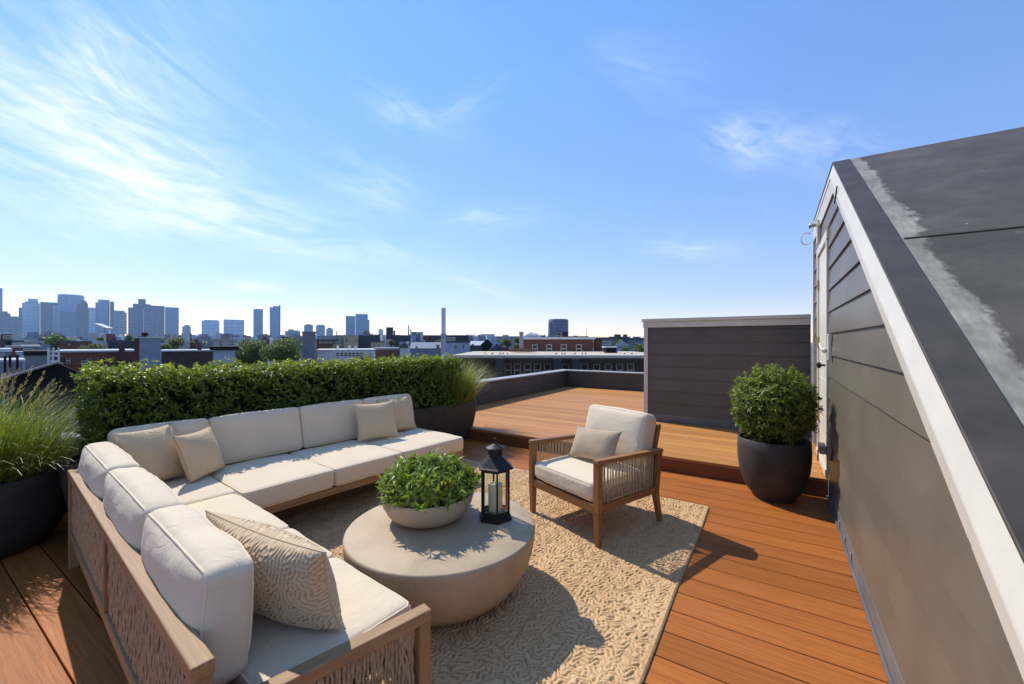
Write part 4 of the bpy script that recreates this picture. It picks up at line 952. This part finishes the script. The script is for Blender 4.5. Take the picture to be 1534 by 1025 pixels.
k = 520/615; MB().lathe([(12.6, 0), (12.6, hgt(480.5, 520)-GZ), (11.6, hgt(478.6, 520)-GZ)], 28).build('shaft', TM['slate'], rt_, auto=40)
MB().bb((-12.4, -8, 0), (-6, 8, hgt(483, 520)-GZ)).build('wing', TM['slate'], rt_)

# windows with frames: sits proud of a facade at local y = yf
WF2 = simple('weathered_frame_paint', (.27,.25,.21), .6, .3)
def window(t, x, z, ww, wh, yf, sash=True, frame=.12, wf=None):
    mb = MB().bb((x-ww/2-frame, yf-.07, z-wh/2-frame), (x-ww/2, yf-.003, z+wh/2+frame)).bb((x+ww/2, yf-.07, z-wh/2-frame), (x+ww/2+frame, yf-.003, z+wh/2+frame))
    mb.bb((x-ww/2, yf-.07, z+wh/2), (x+ww/2, yf-.003, z+wh/2+frame)).bb((x-ww/2, yf-.10, z-wh/2-frame), (x+ww/2, yf-.003, z-wh/2))
    if sash: mb.bb((x-ww/2, yf-.06, z-.05), (x+ww/2, yf-.003, z+.05))
    w_ = mb.build('window', wf or WF, t); MB().bb((x-ww/2, yf-.03, z-wh/2), (x+ww/2, yf-.0035, z+wh/2)).build('pane', WG, w_); return w_
def house(label, u0, u1, vt, D, mat, depth=9., roof=None, wins=(), name='town_house', cat='house', group=None, rz=0., cap=None, gable=None, over=.25):
    """roof: material of a flat roof slab; gable: (material, rise m, 'x' or 'y' ridge direction); wins: (u, v, w_px, h_px)"""
    loc, yaw, W = base(u0, u1, D, depth, rz); t = thing(name, label, cat, loc, yaw, group); H = hgt(vt, D)-GZ; k = W/(u1-u0); uc = (u0+u1)/2
    if gable: H -= gable[1]
    MB().bb((-W/2, -depth/2, 0), (W/2, depth/2, H-.01)).build('wall', PM.get(mat) or TM[mat], t)
    if gable:
        m, rise, d = gable; o = over
        if d == 'y': P = [(-W/2-o, -depth/2-o, H), (0, -depth/2-o, H+rise), (W/2+o, -depth/2-o, H)]; MB().prism(P, (0, depth+2*o, 0)).build('gable_roof', m, t)
        else: P = [(-W/2-o, -depth/2-o, H), (-W/2-o, 0, H+rise), (-W/2-o, depth/2+o, H)]; MB().prism(P, (W+2*o, 0, 0)).build('gable_roof', m, t)
    else:
        MB().bb((-W/2-over, -depth/2-over, H), (W/2+over, depth/2+over, H+(cap or .25))).build('flat_roof', roof or TARR, t)
    for (u, v, wp, hp) in wins: window(t, (u-uc)*k, hgt(v, D)-GZ, wp*k, hp*k, -depth/2, frame=min(.14, wp*k*.16))
    return t

# nearer neighbours, right side: long row with cream roof and dark cornice
rowD = 26.
row = thing('brick_row', 'long dark brick row with cream flat roof and heavy cornice beyond the parapet', 'building', (*[float(q) for q in (CF*33+CR*(82/615*26))[:2]], GZ), R(YAW)+R(-2)); W = 322*26/615; k = rowD/615; H = hgt(533, rowD)-GZ; uc = 849
MB().bb((-W/2, -7, 0), (W/2, 3, H-.47)).build('wall', PM['dbrick'], row)
MB().bb((-W/2-.1, -7.25, H-.469), (W/2+.1, -6.8, H-.30)).bb((-W/2-.1, -7.5, H-.299), (W/2+.1, -6.8, H-.12)).build('cornice', simple('bronze_cornice', (.085,.075,.060), .6, .3), row, bevel=.05)
MB().bb((-W/2-.15, -7.7, H-.119), (W/2+.15, 3.1, H+.05)).build('flat_roof', simple('cream_roofing', (.50,.44,.35), .85, .15, .12, .8), row)
for u in (767, 781, 796, 811, 826, 853, 881, 899, 916, 933, 949): window(row, (u-uc)*k, hgt(554.5, rowD)-GZ, 8*k, 17*k, -7, frame=.055, wf=WF2)
for u0, u1 in ((833, 846), (860, 873), (749, 762)):
    MB().bb(((u0-uc)*k, -7.75, H-3.), ((u1-uc)*k, -7.56, H-.125)).bb(((u0+.6-uc)*k, -7.95, H-.9), ((u1-.6-uc)*k, -7.751, H-.13)).build('bracket_panel', simple('dark_metal_panel', (.045,.043,.040), .6, .3), row, bevel=.04)
pg = thing('row_of_pigeons', '', '') if False else None
house('red brick penthouse with four framed windows and white coping', 783, 888, 508.5, 36., 'brick', 7., simple('white_coping', (.66,.64,.60), .7), ((801,522.5,6.4,10.5),(822.5,522.5,6.8,10.5),(844.5,522.5,6.8,10.5),(867,522.5,6.8,10.5)), 'brick_penthouse', 'penthouse', over=.12, cap=.2)
house('plain brown brick stair tower attached right of the brick penthouse', 889.5, 902, 508.5, 36.6, 'brick', 6., SHING, (), 'stair_tower', 'stair tower', over=.05, cap=.08)
fl = thing('flue', 'grey roof flue pipe on a low brick base, left of the brick penthouse', 'flue', (*spot(781, 31.), hgt(527, 31.)))
MB().bb((-.75, -.6, 0), (.95, .6, .22)).build('brick_base', PM['brick'], fl); MB().tube([(0,0,.22), (0,0,1.32)], .15, 14).tube([(0,0,1.32), (0,0,1.36), (0,0,1.50)], [.18,.19,.17], 14).build('pipe', M['galv'], fl, True, auto=40)
sk = thing('skylight', 'low white domed skylight on the brick penthouse roof', 'skylight', (*spot(797, 37.5), hgt(508.5, 37.5)+.2), R(YAW))
MB().bb((-.75,-.5,0),(.75,.5,.12)).build('curb', PM['pale_grey'], sk); MB().prism([(-.72,-.48,.121),(.72,-.48,.121),(.35,-.48,.34),(-.35,-.48,.34)], (0,.96,0)).build('dome', PM['white_r'], sk, bevel=.05)
ac = thing('rooftop_unit', 'dark boxy air handler with pale lid on the cream roof', 'roof unit', (*spot(913.5, 31.), hgt(533, 31.)), R(YAW))
MB().bb((-.38,-.4,0),(.38,.4,.62)).build('case', PM['black_r'], ac, bevel=.02); MB().bb((-.50,-.46,.621),(.46,.46,.70)).build('lid', PM['white_r'], ac); MB().bb((.381,-.35,0),(.50,.35,.55)).build('duct', PM['mid_grey'], ac)
for u, v, D in ((935.5, 531, 28.), (946.5, 531.5, 28.)):
    p = thing('roof_vent', 'short black roof vent, '+('left' if u < 940 else 'right')+' of two on the cream roof near the dark clapboard housing', 'roof vent', (*spot(u, D), hgt(533.2, D)-.02))
    MB().tube([(0,0,0),(0,0,.14)], .045, 10).tube([(0,0,.141),(0,0,.20)], [.075,.06], 10).build('pipe', PM['black_r'], p, True, auto=40)
# birds on the cornice edge
def bird(u, D, z, lab):
    b_ = MB().tube([(-.10,0,.06),(-.05,0,.10),(.03,0,.13),(.09,0,.17),(.115,0,.205),(.14,0,.215),(.165,0,.208)], [.012,.042,.062,.045,.030,.030,.006], 10)
    b_.tube([(-.09,0,.075),(-.17,0,.05)], [.02,.012], 6).tube([(.01,.02,.08),(.012,.02,0)], .006, 5).tube([(.01,-.02,.08),(.012,-.02,0)], .006, 5)
    o = b_.build('pigeon', PM['black_r'], None, True); o.scale = (.6,.6,.6); o.location = (*spot(u, D), z); o.rotation_euler = (0,0,random.random()*6.28); tag(o, lab, 'pigeon', 'pigeons on the cornice'); return o
for u in (727, 737.5, 749, 753.5, 760.5, 833, 842, 846, 861, 872, 877.5):
    bird(u, rowD+.15-.027*(u-849)*k, H+GZ+.055, 'small dark pigeon perched along the cornice edge of the brick row')
mast = MB().tube([(0,0,0),(0,0,1.9)], .045, 8).tube([(0,0,0),(0,0,.2)], .16, 8).build('antenna_mast', PM['mid_grey'], None, True); mast.location = (*spot(878.5, 75.), hgt(508, 75.)); tag(mast, 'thin bare antenna mast right of the rounded glass tower', 'mast')
house('dark boxy roof head-house in front of the rounded glass tower', 834, 851, 498, 60., 'dark_slate', 6., SHING, ((837.5,503,6.5,8),), 'roof_head_house', 'roof housing', over=.1, cap=.1)
house('dark low roof with trusses right of the rounded tower', 852, 880, 505.5, 90., 'dark_slate', 8., SHING, (), 'flat_roofed_building', 'building')
house('grey flat-roofed building behind the plain brick stair tower', 895, 922, 508, 60., 'mid_grey', 9., SHING, ((908,514,12,3),), 'flat_roofed_building', 'building')
house('light blue gabled house between the roof unit and the green tree', 922, 941, 509, 55., 'pale_blue', 8., None, ((928.5,516,3.6,4.5),), gable=(PM['pale_grey'], .9, 'y'))
house('dark castle-like building with two roof turrets', 913, 943, 505.5, 140., 'dark_slate', 14., SHING, (), 'flat_roofed_building', 'building')
for a, b_ in ((920, 930), (933.5, 939.5)):
    house('square dark turret on the castle-like building, '+('left' if a < 925 else 'right')+' of two', a, b_, 501.5, 146., 'dark_slate', 4., SHING, (), 'roof_turret', 'turret', over=.1, cap=.1)
house('blue-grey house half behind the dark clapboard roof housing', 940, 975, 509.5, 70., 'blue_grey', 9., SHING, ((944,515,2.5,5),(949,515,2.5,5),(954,515,2.5,5)))

# middle: white flue post, slate block, houses
fp = thing('flue_post', 'tall square white flue post rising above the hedge', 'flue', (*spot(664.5, 22.), GZ), R(YAW))
MB().bb((-.10,-.10,0),(.10,.10,hgt(461.5, 22.)-GZ)).build('post', PM['white_r'], fp, bevel=.01)
MB().bb((-.135,-.13,hgt(503,22.)-GZ),(.135,.13,hgt(500,22.)-GZ)).bb((-.125,-.12,hgt(530,22.)-GZ),(.125,.12,hgt(501.5+2,22.)-GZ)).build('sleeve', PM['pale_grey'], fp, bevel=.008)
house('long slate-dark warehouse with stepped roofline, mid picture', 536, 700, 503.5, 120., 'dark_slate', 20., SHING, (), 'warehouse', 'warehouse', over=.1)
for (a, b_, v, D, l) in ((578.5,589,491,124,'tall square slate stair head on the long warehouse roof'),(589.3,592,496,124,'narrow low block beside the square stair head'),(616.5,626,498,124,'slate stair head with dark slot, right on the warehouse roof')):
    house(l, a, b_, v, D, 'dark_slate', 5., SHING, (), 'roof_stairwell', 'stair head', over=.05, cap=.1)
pp_ = MB().tube([(0,0,0),(0,0,3.2)], .16, 8).tube([(0,0,3.2),(0,0,3.35)], .2, 8).build('vent_stack', PM['mid_grey'], None, True); pp_.location = (*spot(612, 126.), hgt(503.5, 126.)); tag(pp_, 'thin vent stack on the slate warehouse roof', 'vent stack')
loc, yaw, W = base(537, 557, 100., 6.); rp_ = thing('round_parapet_house', 'slate end wall with rounded parapet beside the tan building', 'house', loc, yaw); Hh = hgt(503, 100.)-GZ
MB().bb((-W/2,-3,0),(W/2,3,Hh)).build('wall', PM['dark_slate'], rp_); MB().prism([(W/2*.62*math.cos(t)+.3, -3, Hh+1.35*math.sin(t)+.001) for t in np.linspace(0, math.pi, 14)], (0,6,0)).build('rounded_parapet', PM['mid_grey'], rp_)
house('tan rendered house with two small windows', 515, 537, 503.5, 95., 'tan', 7., TARR, ((519,510,4,6),(534,510,3,5)), over=.1)
house('small beige house below the slate warehouse', 556, 576, 513, 80., 'tan', 6., SHING, ((561,518,3,4),(567,518.5,3,4)), over=.1)
house('low red brick building left of the white gable', 562, 597, 524, 55., 'brick', 6., TARR, (), 'flat_roofed_building', 'building', over=.1)
house('small white gabled dormer house, mid picture', 599.5, 611, 512.5, 70., 'white_r', 6., None, ((605,519,2.5,3),), gable=(SHING, 1.0, 'y'))
house('dark blue-grey hipped roof house left of the flue post', 617, 662, 513, 62., 'blue_grey', 8., None, ((624,521,2.5,4),(656,519,4,4)), gable=(simple('slate_roof', (.14,.17,.22), .7), .9, 'x'))
house('pale blue house with two dark windows right of the flue post', 664, 704, 513.5, 58., 'pale_blue', 8., SHING, ((683,519.5,3.2,4.5),(694,519,3.2,4.5)), over=.1)
house('dark green mansard building behind the pale blue house', 665, 702, 504, 85., 'green_d', 9., SHING, ((676,508,10,3.5),), 'mansard_building', 'building', over=.1)
house('black gabled house at the left of two, above the cream roof', 722, 737, 508, 62., 'black_r', 7., None, (), gable=(PM['black_r'], .9, 'y'))
house('black gabled house with pale ridge, above the cream roof', 735, 754, 515, 50., 'black_r', 6., None, (), gable=(SHING, .8, 'y'))
house('rust brown shed right of the pale-ridged black house', 752, 759, 521, 48., 'rust', 4., SHING, (), 'shed', 'shed', over=.05, cap=.08)
house('low grey house with hazy metal roof, above the cream roof', 702, 724, 511, 66., 'mid_grey', 8., None, ((708,518,3,4),), gable=(PM['pale_grey'], .7, 'x'))
house('long pale grey school-like building behind the trees', 705, 790, 504.5, 230., 'blue_grey', 25., TARR, tuple((712+9*i, 508, 5, 2.2) for i in range(8)), 'school_building', 'building')
house('white industrial roof on the horizon left of the brick penthouse', 720, 741, 501, 420., 'pale_blue', 30., None, (), 'industrial_shed', 'shed', over=.1)
house('small hip-roofed white hall on the horizon', 698, 712, 501, 400., 'pale_grey', 25., None, (), 'hall', 'hall', gable=(PM['blue_grey'], 2.2, 'x'))

# left-middle: concrete stair head, white parapet block, stair boxes
house('bare concrete stair head with a black opening above the hedge', 453, 473, 498.5, 42., 'mid_grey', 3.2, PM['mid_grey'], (), 'concrete_stair_head', 'stair head', over=.06, cap=.12)
op = MB().bb((-.26,-.02,0),(.26,0,.75)).build('doorway_cover', PM['black_r'], None); p = CF*41.97+CR*((457-767)/615*41.97); op.location = (float(p[0]), float(p[1]), hgt(521, 42.)); op.rotation_euler = (0,0,R(YAW))
par = [o for o in COL.objects if o.name == 'concrete_stair_head'][0]; mw = par.matrix_basis.inverted() @ Matrix.LocRotScale(op.location, op.rotation_euler, None); op.parent = par; op.matrix_basis = mw; op.name = 'opening'
house('low white parapet block with small dark panes behind the hedge', 476, 563, 525, 45., 'white_r', 6., PM['white_r'], tuple((506+6*i, 531, 3.4, 5) for i in range(7)), 'flat_roofed_building', 'building', over=.1, cap=.1)
for i, u in enumerate((505, 522.5, 532)):
    D = 45.5; v = thing('roof_cowl', ('leftmost', 'middle', 'rightmost')[i]+' white hooked vent cowl on the low white parapet block', 'vent cowl', (*spot(u, D), hgt(525, D)))
    MB().tube([(0,0,-.05),(0,0,.35)]+[(.12-.12*math.cos(t), 0, .35+.12*math.sin(t)) for t in np.linspace(.4, 3.0, 7)]+[(.24,0,.25)], .07, 8).build('pipe', PM['white_r'], v, True)
house('low brown roofs in a row behind the white parapet block', 474, 515, 510, 110., 'rust', 10., SHING, tuple((481+7*i, 513, 4, 2) for i in range(4)), 'flat_roofed_building', 'building')
house('grey-blue flat block behind the low brown roofs', 474, 540, 503.5, 260., 'blue_grey', 20., TARR, (), 'flat_roofed_building', 'building')
house('pale blue-grey stair head with black overhanging roof', 320, 352, 524.5, 30., 'pale_blue', 3., PM['black_r'], (), 'roof_stair_head', 'stair head', over=.22, cap=.26)
house('weathered white house with grey windows behind the black overhang', 320, 356, 511, 48., 'pale_grey', 6., TARR, ((331,515,5,5),(346,515,8,5)), over=.1)
house('low dark brick building with pale coping left of the black overhang', 243, 320, 526.5, 34., 'dbrick', 6., PM['pale_grey'], (), 'flat_roofed_building', 'building', over=.1, cap=.1)
for a, lab in ((295.5, 'dark brick chimney on the low brick building by the palm-like tree'),):
    house(lab, a, a+6.5, 514, 35., 'dbrick', .5, SHING, (), 'chimney', 'chimney', over=.03, cap=.06)
house('tall plain blue-grey stair head box standing above the hedge', 209, 241, 506.5, 24., 'blue_grey', 1.6, PM['white_r'], (), 'roof_stair_head', 'stair head', over=.05, cap=.06)
house('brown timber screen attached left of the blue-grey stair head', 201, 209, 508, 24.8, 'rust', 1.4, SHING, (), 'timber_screen', 'screen', over=.03, cap=.05)
vt = MB().lathe([(.10,0),(.10,.06),(.16,.10),(.17,.2),(.10,.28),(.02,.3)], 14).build('roof_ventilator', PM['black_r'], None, True); vt.location = (*spot(217, 25.), hgt(506.5, 25.)+.06); tag(vt, 'black mushroom ventilator on the blue-grey stair head', 'ventilator')
house('long dark red brick building with pale coping and arched windows', 88, 206, 527.5, 30., 'brick', 8., PM['pale_grey'], ((104,540,4,9),(127,544,7,9),(134,542,5,12)), 'brick_building', 'building', over=.1, cap=.12)
house('brown brick chimney block on the long red brick building', 178, 187, 517.5, 30.5, 'dbrick', .6, SHING, (), 'chimney', 'chimney', over=.04, cap=.07)
house('dark green corrugated roof shed left of the blue-grey stair head', 187, 201, 512, 38., 'green_d', 4., SHING, (), 'shed', 'shed', over=.05, cap=.08)
house('white flat-roofed cabin with dark side left of the green shed', 144, 162, 512, 46., 'white_r', 5., PM['white_r'], (), 'roof_cabin', 'cabin', over=.1, cap=.1)
house('dark low terrace roof right of the white cabin', 162, 188, 513, 44., 'dark_slate', 5., SHING, (), 'flat_roofed_building', 'building', over=.1)
house('mauve-brown low building below the round trees', 88, 138, 513.5, 60., 'rust', 8., SHING, ((104,516,2,2.4),(122,518,2,3)), 'flat_roofed_building', 'building', over=.05)
house('pale grey dormer pair, left one, at far left', 35, 46, 507.5, 58., 'pale_grey', 6., None, (), gable=(PM['pale_grey'], .5, 'y'))
house('pale grey dormer pair, right one, at far left', 46.5, 57, 507.5, 58., 'pale_grey', 6., None, (), gable=(PM['pale_grey'], .5, 'y'))
house('small white house right of the dormer pair', 58, 66, 510.5, 62., 'white_r', 6., SHING, ((62,514,2.2,3),), over=.05)
house('white rendered house with arched dark window at far left', 17, 35, 513, 52., 'pale_grey', 6., SHING, ((26,517.5,3.5,3),), over=.05)
house('brick red flat roof house at far left below the dark chimney', 8, 34, 521.5, 45., 'rust', 6., TARR, (), over=.05)
house('white open-framed terrace block at far left', 34, 58, 519.5, 40., 'mid_grey', 5., PM['white_r'], ((43,525,12,6),), 'flat_roofed_building', 'building', over=.12, cap=.14)
house('light blue boarded stair head at far left', 24, 37, 528, 27., 'pale_blue', 2., PM['pale_blue'], (), 'roof_stair_head', 'stair head', over=.03, cap=.05)
house('black-fascia roof deck beside the light blue stair head', 37, 71, 532.5, 24., 'mid_grey', 4., PM['black_r'], (), 'roof_deck', 'roof deck', over=.05, cap=.26)
house('grey rubble-walled flat building at the far left edge', -40, 17, 527.5, 32., 'mid_grey', 6., PM['white_r'], ((2,532,9,5),), 'flat_roofed_building', 'building', over=.06)
house('dark slab chimney at the far left edge', 9, 18, 511, 47., 'black_r', .8, SHING, (), 'chimney', 'chimney', over=.05, cap=.08)
house('dark glazed penthouse at the far left edge', 3, 18, 500.5, 75., 'dark_slate', 5., PM['white_r'], ((11,505,10,6),), 'roof_penthouse', 'penthouse', over=.2, cap=.2)
house('low white terrace roof at the far left, in front of rubble building', -40, 36, 543, 17., 'mid_grey', 3., PM['pale_grey'], (), 'flat_roofed_building', 'building', over=.06, cap=.1)
# white timber roof stairs and railing posts
wp = thing('roof_ladder_frame', 'white timber access frame on the roof left of the red brick building', 'frame', (*spot(81, 23.), hgt(548, 23.)), R(YAW)); k = 23./615
mb = MB()
for u in (72.5, 80, 88): mb.bb(((u-81)*k-.03,-.03,0),((u-81)*k+.03,.03,(548-521)*k))
for v in (527, 533, 541): mb.bb(((75.5-81)*k,-.02,(548-v)*k-.03),((88-81)*k,.02,(548-v)*k+.03))
mb.build('frame', PM['white_r'], wp); MB().bb((-.15,.05,0),(.2,.4,.5)).build('box', PM['dbrick'], wp)
for i, u in enumerate((7.5, 15, 26)):
    p = MB().bb((-.025,-.025,0),(.025,.025,(558,556,556)[i]*0+.62)).build('fence_post', PM['black_r'], None); p.location = (*spot(u, 15.5), hgt((558,557,556)[i], 15.5)); p.rotation_euler = (0,0,R(YAW))
    tag(p, 'black rail post on the low white terrace, '+('leftmost', 'middle', 'rightmost')[i]+' of three', 'post', 'rail posts on the low terrace')
# street lamp with flat white head and a globe below
la = thing('street_lamp', 'white flood lamp mast with flat head in front of the skyline', 'lamp', (*spot(157, 70.), GZ), R(YAW)); k = 70./615
MB().tube([(0,0,0),(0,0,hgt(490,70.)-GZ)], .10, 8).build('mast', PM['pale_grey'], la, True)
MB().bar((-11*k,0,hgt(485.5,70.)-GZ), (8*k,0,hgt(492.5,70.)-GZ), 1.2, .22).build('head', PM['white_r'], la, bevel=.05)
MB().lathe([(.02,-.32),(.24,-.2),(.32,0),(.24,.2),(.02,.32)], 14, (-.1,-.3,hgt(501,70.)-GZ)).build('globe', PM['white_r'], la, True)

# black gabled neighbour roof close on the left
loc, yaw, W = base(-60, 150, 9.0, 5.); bgh = thing('gabled_roof_house', 'black neighbouring roof with low gable and grey edge behind the tall grass', 'roof', loc, yaw); k = W/210; zz = lambda v: hgt(v, 9.)-GZ
P = [((-60-45)*k, -2.5, 8.), ((-60-45)*k, -2.5, zz(590)), ((-5-45)*k, -2.5, zz(570)), ((88-45)*k, -2.5, zz(545.5)), ((150-45)*k, -2.5, zz(572)), ((150-45)*k, -2.5, 8.)]
MB().prism(P, (0,.4,0)).build('gable', simple('black_shingle', (.010,.010,.011), .8, .2), bgh)
mb = MB()
for (a, b_) in (((-60,590),(-5,570)),((-4.8,570),(88,545.3)),((88.2,545.3),(97,548.5))): mb.bar(((a[0]-45)*k,-2.56,zz(a[1])+.03), ((b_[0]-45)*k,-2.56,zz(b_[1])+.03), .20, .035)
mb.build('edge_trim', PM['mid_grey'], bgh)

# trees of the neighbourhood
def tree(label, u, vt, D, wpx, hpx, name='street_tree', cat='tree', n=900, seed=1, g2=None, leaf=.30):
    g = np.random.default_rng(seed); k = D/615; x, y = spot(u, D); top = hgt(vt, D)-GZ; cw = wpx*k/2; chh = max(hpx*k/2, cw*.7)
    t = thing(name, label, cat, (x, y, GZ), g.random()*6.28, g2)
    cz = top-chh; trunk = MB().tube([(0,0,0),(.05,.03,cz*.5),(.0,.05,cz)], [.05*cw+.14,.04*cw+.10,.06], 8)
    for i in range(5):
        a = i*1.26+g.random(); trunk.tube([(0,.02,cz*.75),(cw*.35*math.cos(a),cw*.35*math.sin(a),cz),(cw*.6*math.cos(a),cw*.6*math.sin(a),cz+chh*.4)], [.07,.05,.02], 6)
    trunk.build('trunk', M['bark'], t, True)
    nb = 16; c = unit(g.standard_normal((nb,3)))*np.array([cw*.62,cw*.62,chh*.58])*(g.random(nb)**.4)[:,None]+np.array([0,0,cz+chh*.02]); rb = cw*(.30+.16*g.random(nb))
    idx = g.integers(0, nb, n); u_ = unit(g.standard_normal((n,3))); P = c[idx]+u_*rb[idx][:,None]*(.55+.45*g.random(n)**.5)[:,None]*np.array([1,1,.85]); P[:,2] = np.minimum(P[:,2], top+.1)
    Dd = unit(g.standard_normal((n,3))+u_*.6+np.array([0,0,-.1])); Nn = unit(u_+.5*g.standard_normal((n,3))+np.array([0,0,.5])); Nn = unit(Nn-Dd*(Nn*Dd).sum(1)[:,None])
    ls = leaf*cw*.55; V, F = leaf_mesh(P, Dd, Nn, ls*(.6+.8*g.random(n)), ls*.62*(.7+.6*g.random(n)))
    tone = np.clip(g.random(n)*.55+.25*g.random(nb)[idx]+.2*np.clip((P[:,2]-cz)/chh, -1, 1), 0, 1)
    mesh_np('crown', V, F, M['tree'], t, False, np.repeat(tone, 4)); return t
tree('broad round-crowned tree, right of two beside the mauve-brown building', 87, 499.5, 95, 42, 16, seed=1, n=1300)
tree('low round tree, left of two beside the mauve-brown building', 52, 501.5, 100, 24, 12, seed=2)
tree('light green tree in front of the white cabin', 143, 514, 42, 26, 16, seed=3)
tree('low shrubby tree right of the mauve-brown building', 125, 517, 55, 18, 12, seed=4)
tree('small pointed tree in front of the mauve towers', 192, 498, 90, 13, 14, seed=5)
tree('small round tree under the street lamp', 153, 503, 80, 15, 10, seed=6)
tree('rounded tree right of the blue-grey stair head', 262, 503.5, 60, 28, 14, seed=7)
tree('yellow-green tree touching the blue-grey stair head', 247, 513, 40, 20, 15, seed=8)
tree('thin palm-like street tree by the dark chimney', 289, 509, 45, 14, 12, seed=9, n=500)
tree('dense dark tree, left half of the big pair behind the hedge', 377, 507, 38, 66, 40, seed=10, n=9000, leaf=.12)
tree('dense dark tree, right half of the big pair behind the hedge', 424, 505, 36, 68, 44, seed=11, n=9500, leaf=.12)
tree('small tree behind the low white parapet block', 505, 514, 75, 16, 10, seed=12)
tree('small tree just above the hedge in front of the white parapet block', 546, 527, 34, 30, 14, seed=13, leaf=.2)
tree('round dark tree right of the black gabled houses', 759, 506.5, 58, 19, 15, seed=14, n=1200)
tree('leafy tree between the round dark tree and the grey flue', 774, 513, 52, 18, 16, seed=15)
tree('tree crown rising behind the brick penthouse skylight', 803, 498.5, 75, 34, 14, seed=16, n=1300)
tree('bright green tree leaning against the dark clapboard housing', 962, 512, 45, 34, 20, seed=17, n=1500)
tree('dark low tree beside the light blue gabled house', 937, 519, 50, 16, 10, seed=18)

g = np.random.default_rng(5)
for i in range(40):
    u = -10+960*(i+g.random())/40; D = 70+110*g.random()
    tree('small green tree among the distant rooftops', u, 504+8*g.random(), D, 11+15*g.random(), 11, 'distant_tree', 'tree', 420, 100+i, 'small trees among the distant rooftops', .42)
# hazy low-rise strip under the skyline and roofs between: many small flat buildings
g = np.random.default_rng(77); cols = ('pale_grey','mid_grey','blue_grey','pale_blue','white_r','dark_slate','tan','rust'); protos = {}
def lowrise(n, Da, Db, ua, ub, vt, wv, label, group, dep=14.):
    for i in range(n):
        D = Da+(Db-Da)*g.random(); u = ua+(ub-ua)*(i+g.random())/n; wpx = wv[0]+(wv[1]-wv[0])*g.random(); v = vt[0]+(vt[1]-vt[0])*g.random()
        loc, yaw, W = base(u-wpx/2, u+wpx/2, D, dep, g.normal()*8); H = max(3., hgt(v, D)-GZ); m = PM[cols[g.integers(0, len(cols))]]
        mb = MB().bb((-W/2,-dep/2,0),(W/2,dep/2,H)).bb((-W/2*.5,-dep/4,H+.001),(W/2*g.random()*.6,dep/4,H+1.2+g.random()*1.6)).bb((-W/2-.2,-dep/2-.2,H-.5),(W/2+.2,dep/2+.2,H-.05))
        if g.random() < .7: mb.bb((W*.2,-.3,H+.002),(W*.2+.5+.6*g.random(),.4,H+1.+1.2*g.random()))
        if g.random() < .5: mb.tube([(-W*.3,0,H-.1),(-W*.3,0,H+1.5+1.5*g.random())], .12, 6)
        for q in range(int(2+g.random()*4)): mb.bb((-W/2+W*(q+.3)/6, -dep/2-.12, H-2.6), (-W/2+W*(q+.75)/6, -dep/2-.01, H-1.3))
        o = mb.build('low_rise_building', m, None); o.location = loc; o.rotation_euler = (0,0,yaw); tag(o, label, 'building', group)
lowrise(56, 650, 950, -40, 700, (501, 507), (8, 26), 'small hazy low-rise block in the strip below the skyline', 'hazy low-rise blocks below the skyline', 30.)
lowrise(54, 220, 430, -40, 760, (504, 511), (8, 24), 'small flat-roofed building among the distant rooftops left of the brick row', 'distant flat roofs left of the brick row', 18.)
lowrise(46, 80, 160, -40, 740, (509, 519), (8, 26), 'flat-roofed neighbourhood building half hidden among the nearer rooftops', 'nearer half-hidden flat roofs', 10.)
lowrise(16, 300, 700, 700, 975, (503, 508), (8, 24), 'small flat roof on the horizon above the brick row', 'flat roofs on the horizon above the brick row', 18.)

# multiply the warm light tint into the terrace material colours
def warm(m, f):
    for n in m.node_tree.nodes:
        if n.type == 'VALTORGB':
            for e in n.color_ramp.elements: e.color = (*[min(1., a*b) for a, b in zip(e.color[:3], f)], 1)
        elif n.type == 'MIX' and n.blend_type == 'MIX':
            for s in (n.inputs[6], n.inputs[7]):
                if not s.is_linked: s.default_value = (*[a*b for a, b in zip(s.default_value[:3], f)], 1)
for k_, m_ in M.items():
    if k_ not in ('glass', 'hedge', 'box', 'bowlplant', 'grass', 'plume', 'tree'): warm(m_, WARM)
# ------------------------------------------------------------------ air
hm = bpy.data.materials.new('haze_air'); hm.use_nodes = True; hnt = hm.node_tree; hnt.nodes.remove(hnt.nodes['Principled BSDF'])
pv = nd(hnt, 'ShaderNodeVolumePrincipled', {'Color': (.42,.66,1.,1), 'Density': .00017, 'Anisotropy': .2})
hnt.links.new(pv.outputs[0], hnt.nodes['Material Output'].inputs['Volume'])
hz = MB().box((0, 0, (GZ-1+225)/2), (4400, 4400, 225-GZ+1)).build('haze', hm); tag(hz, kind='stuff')
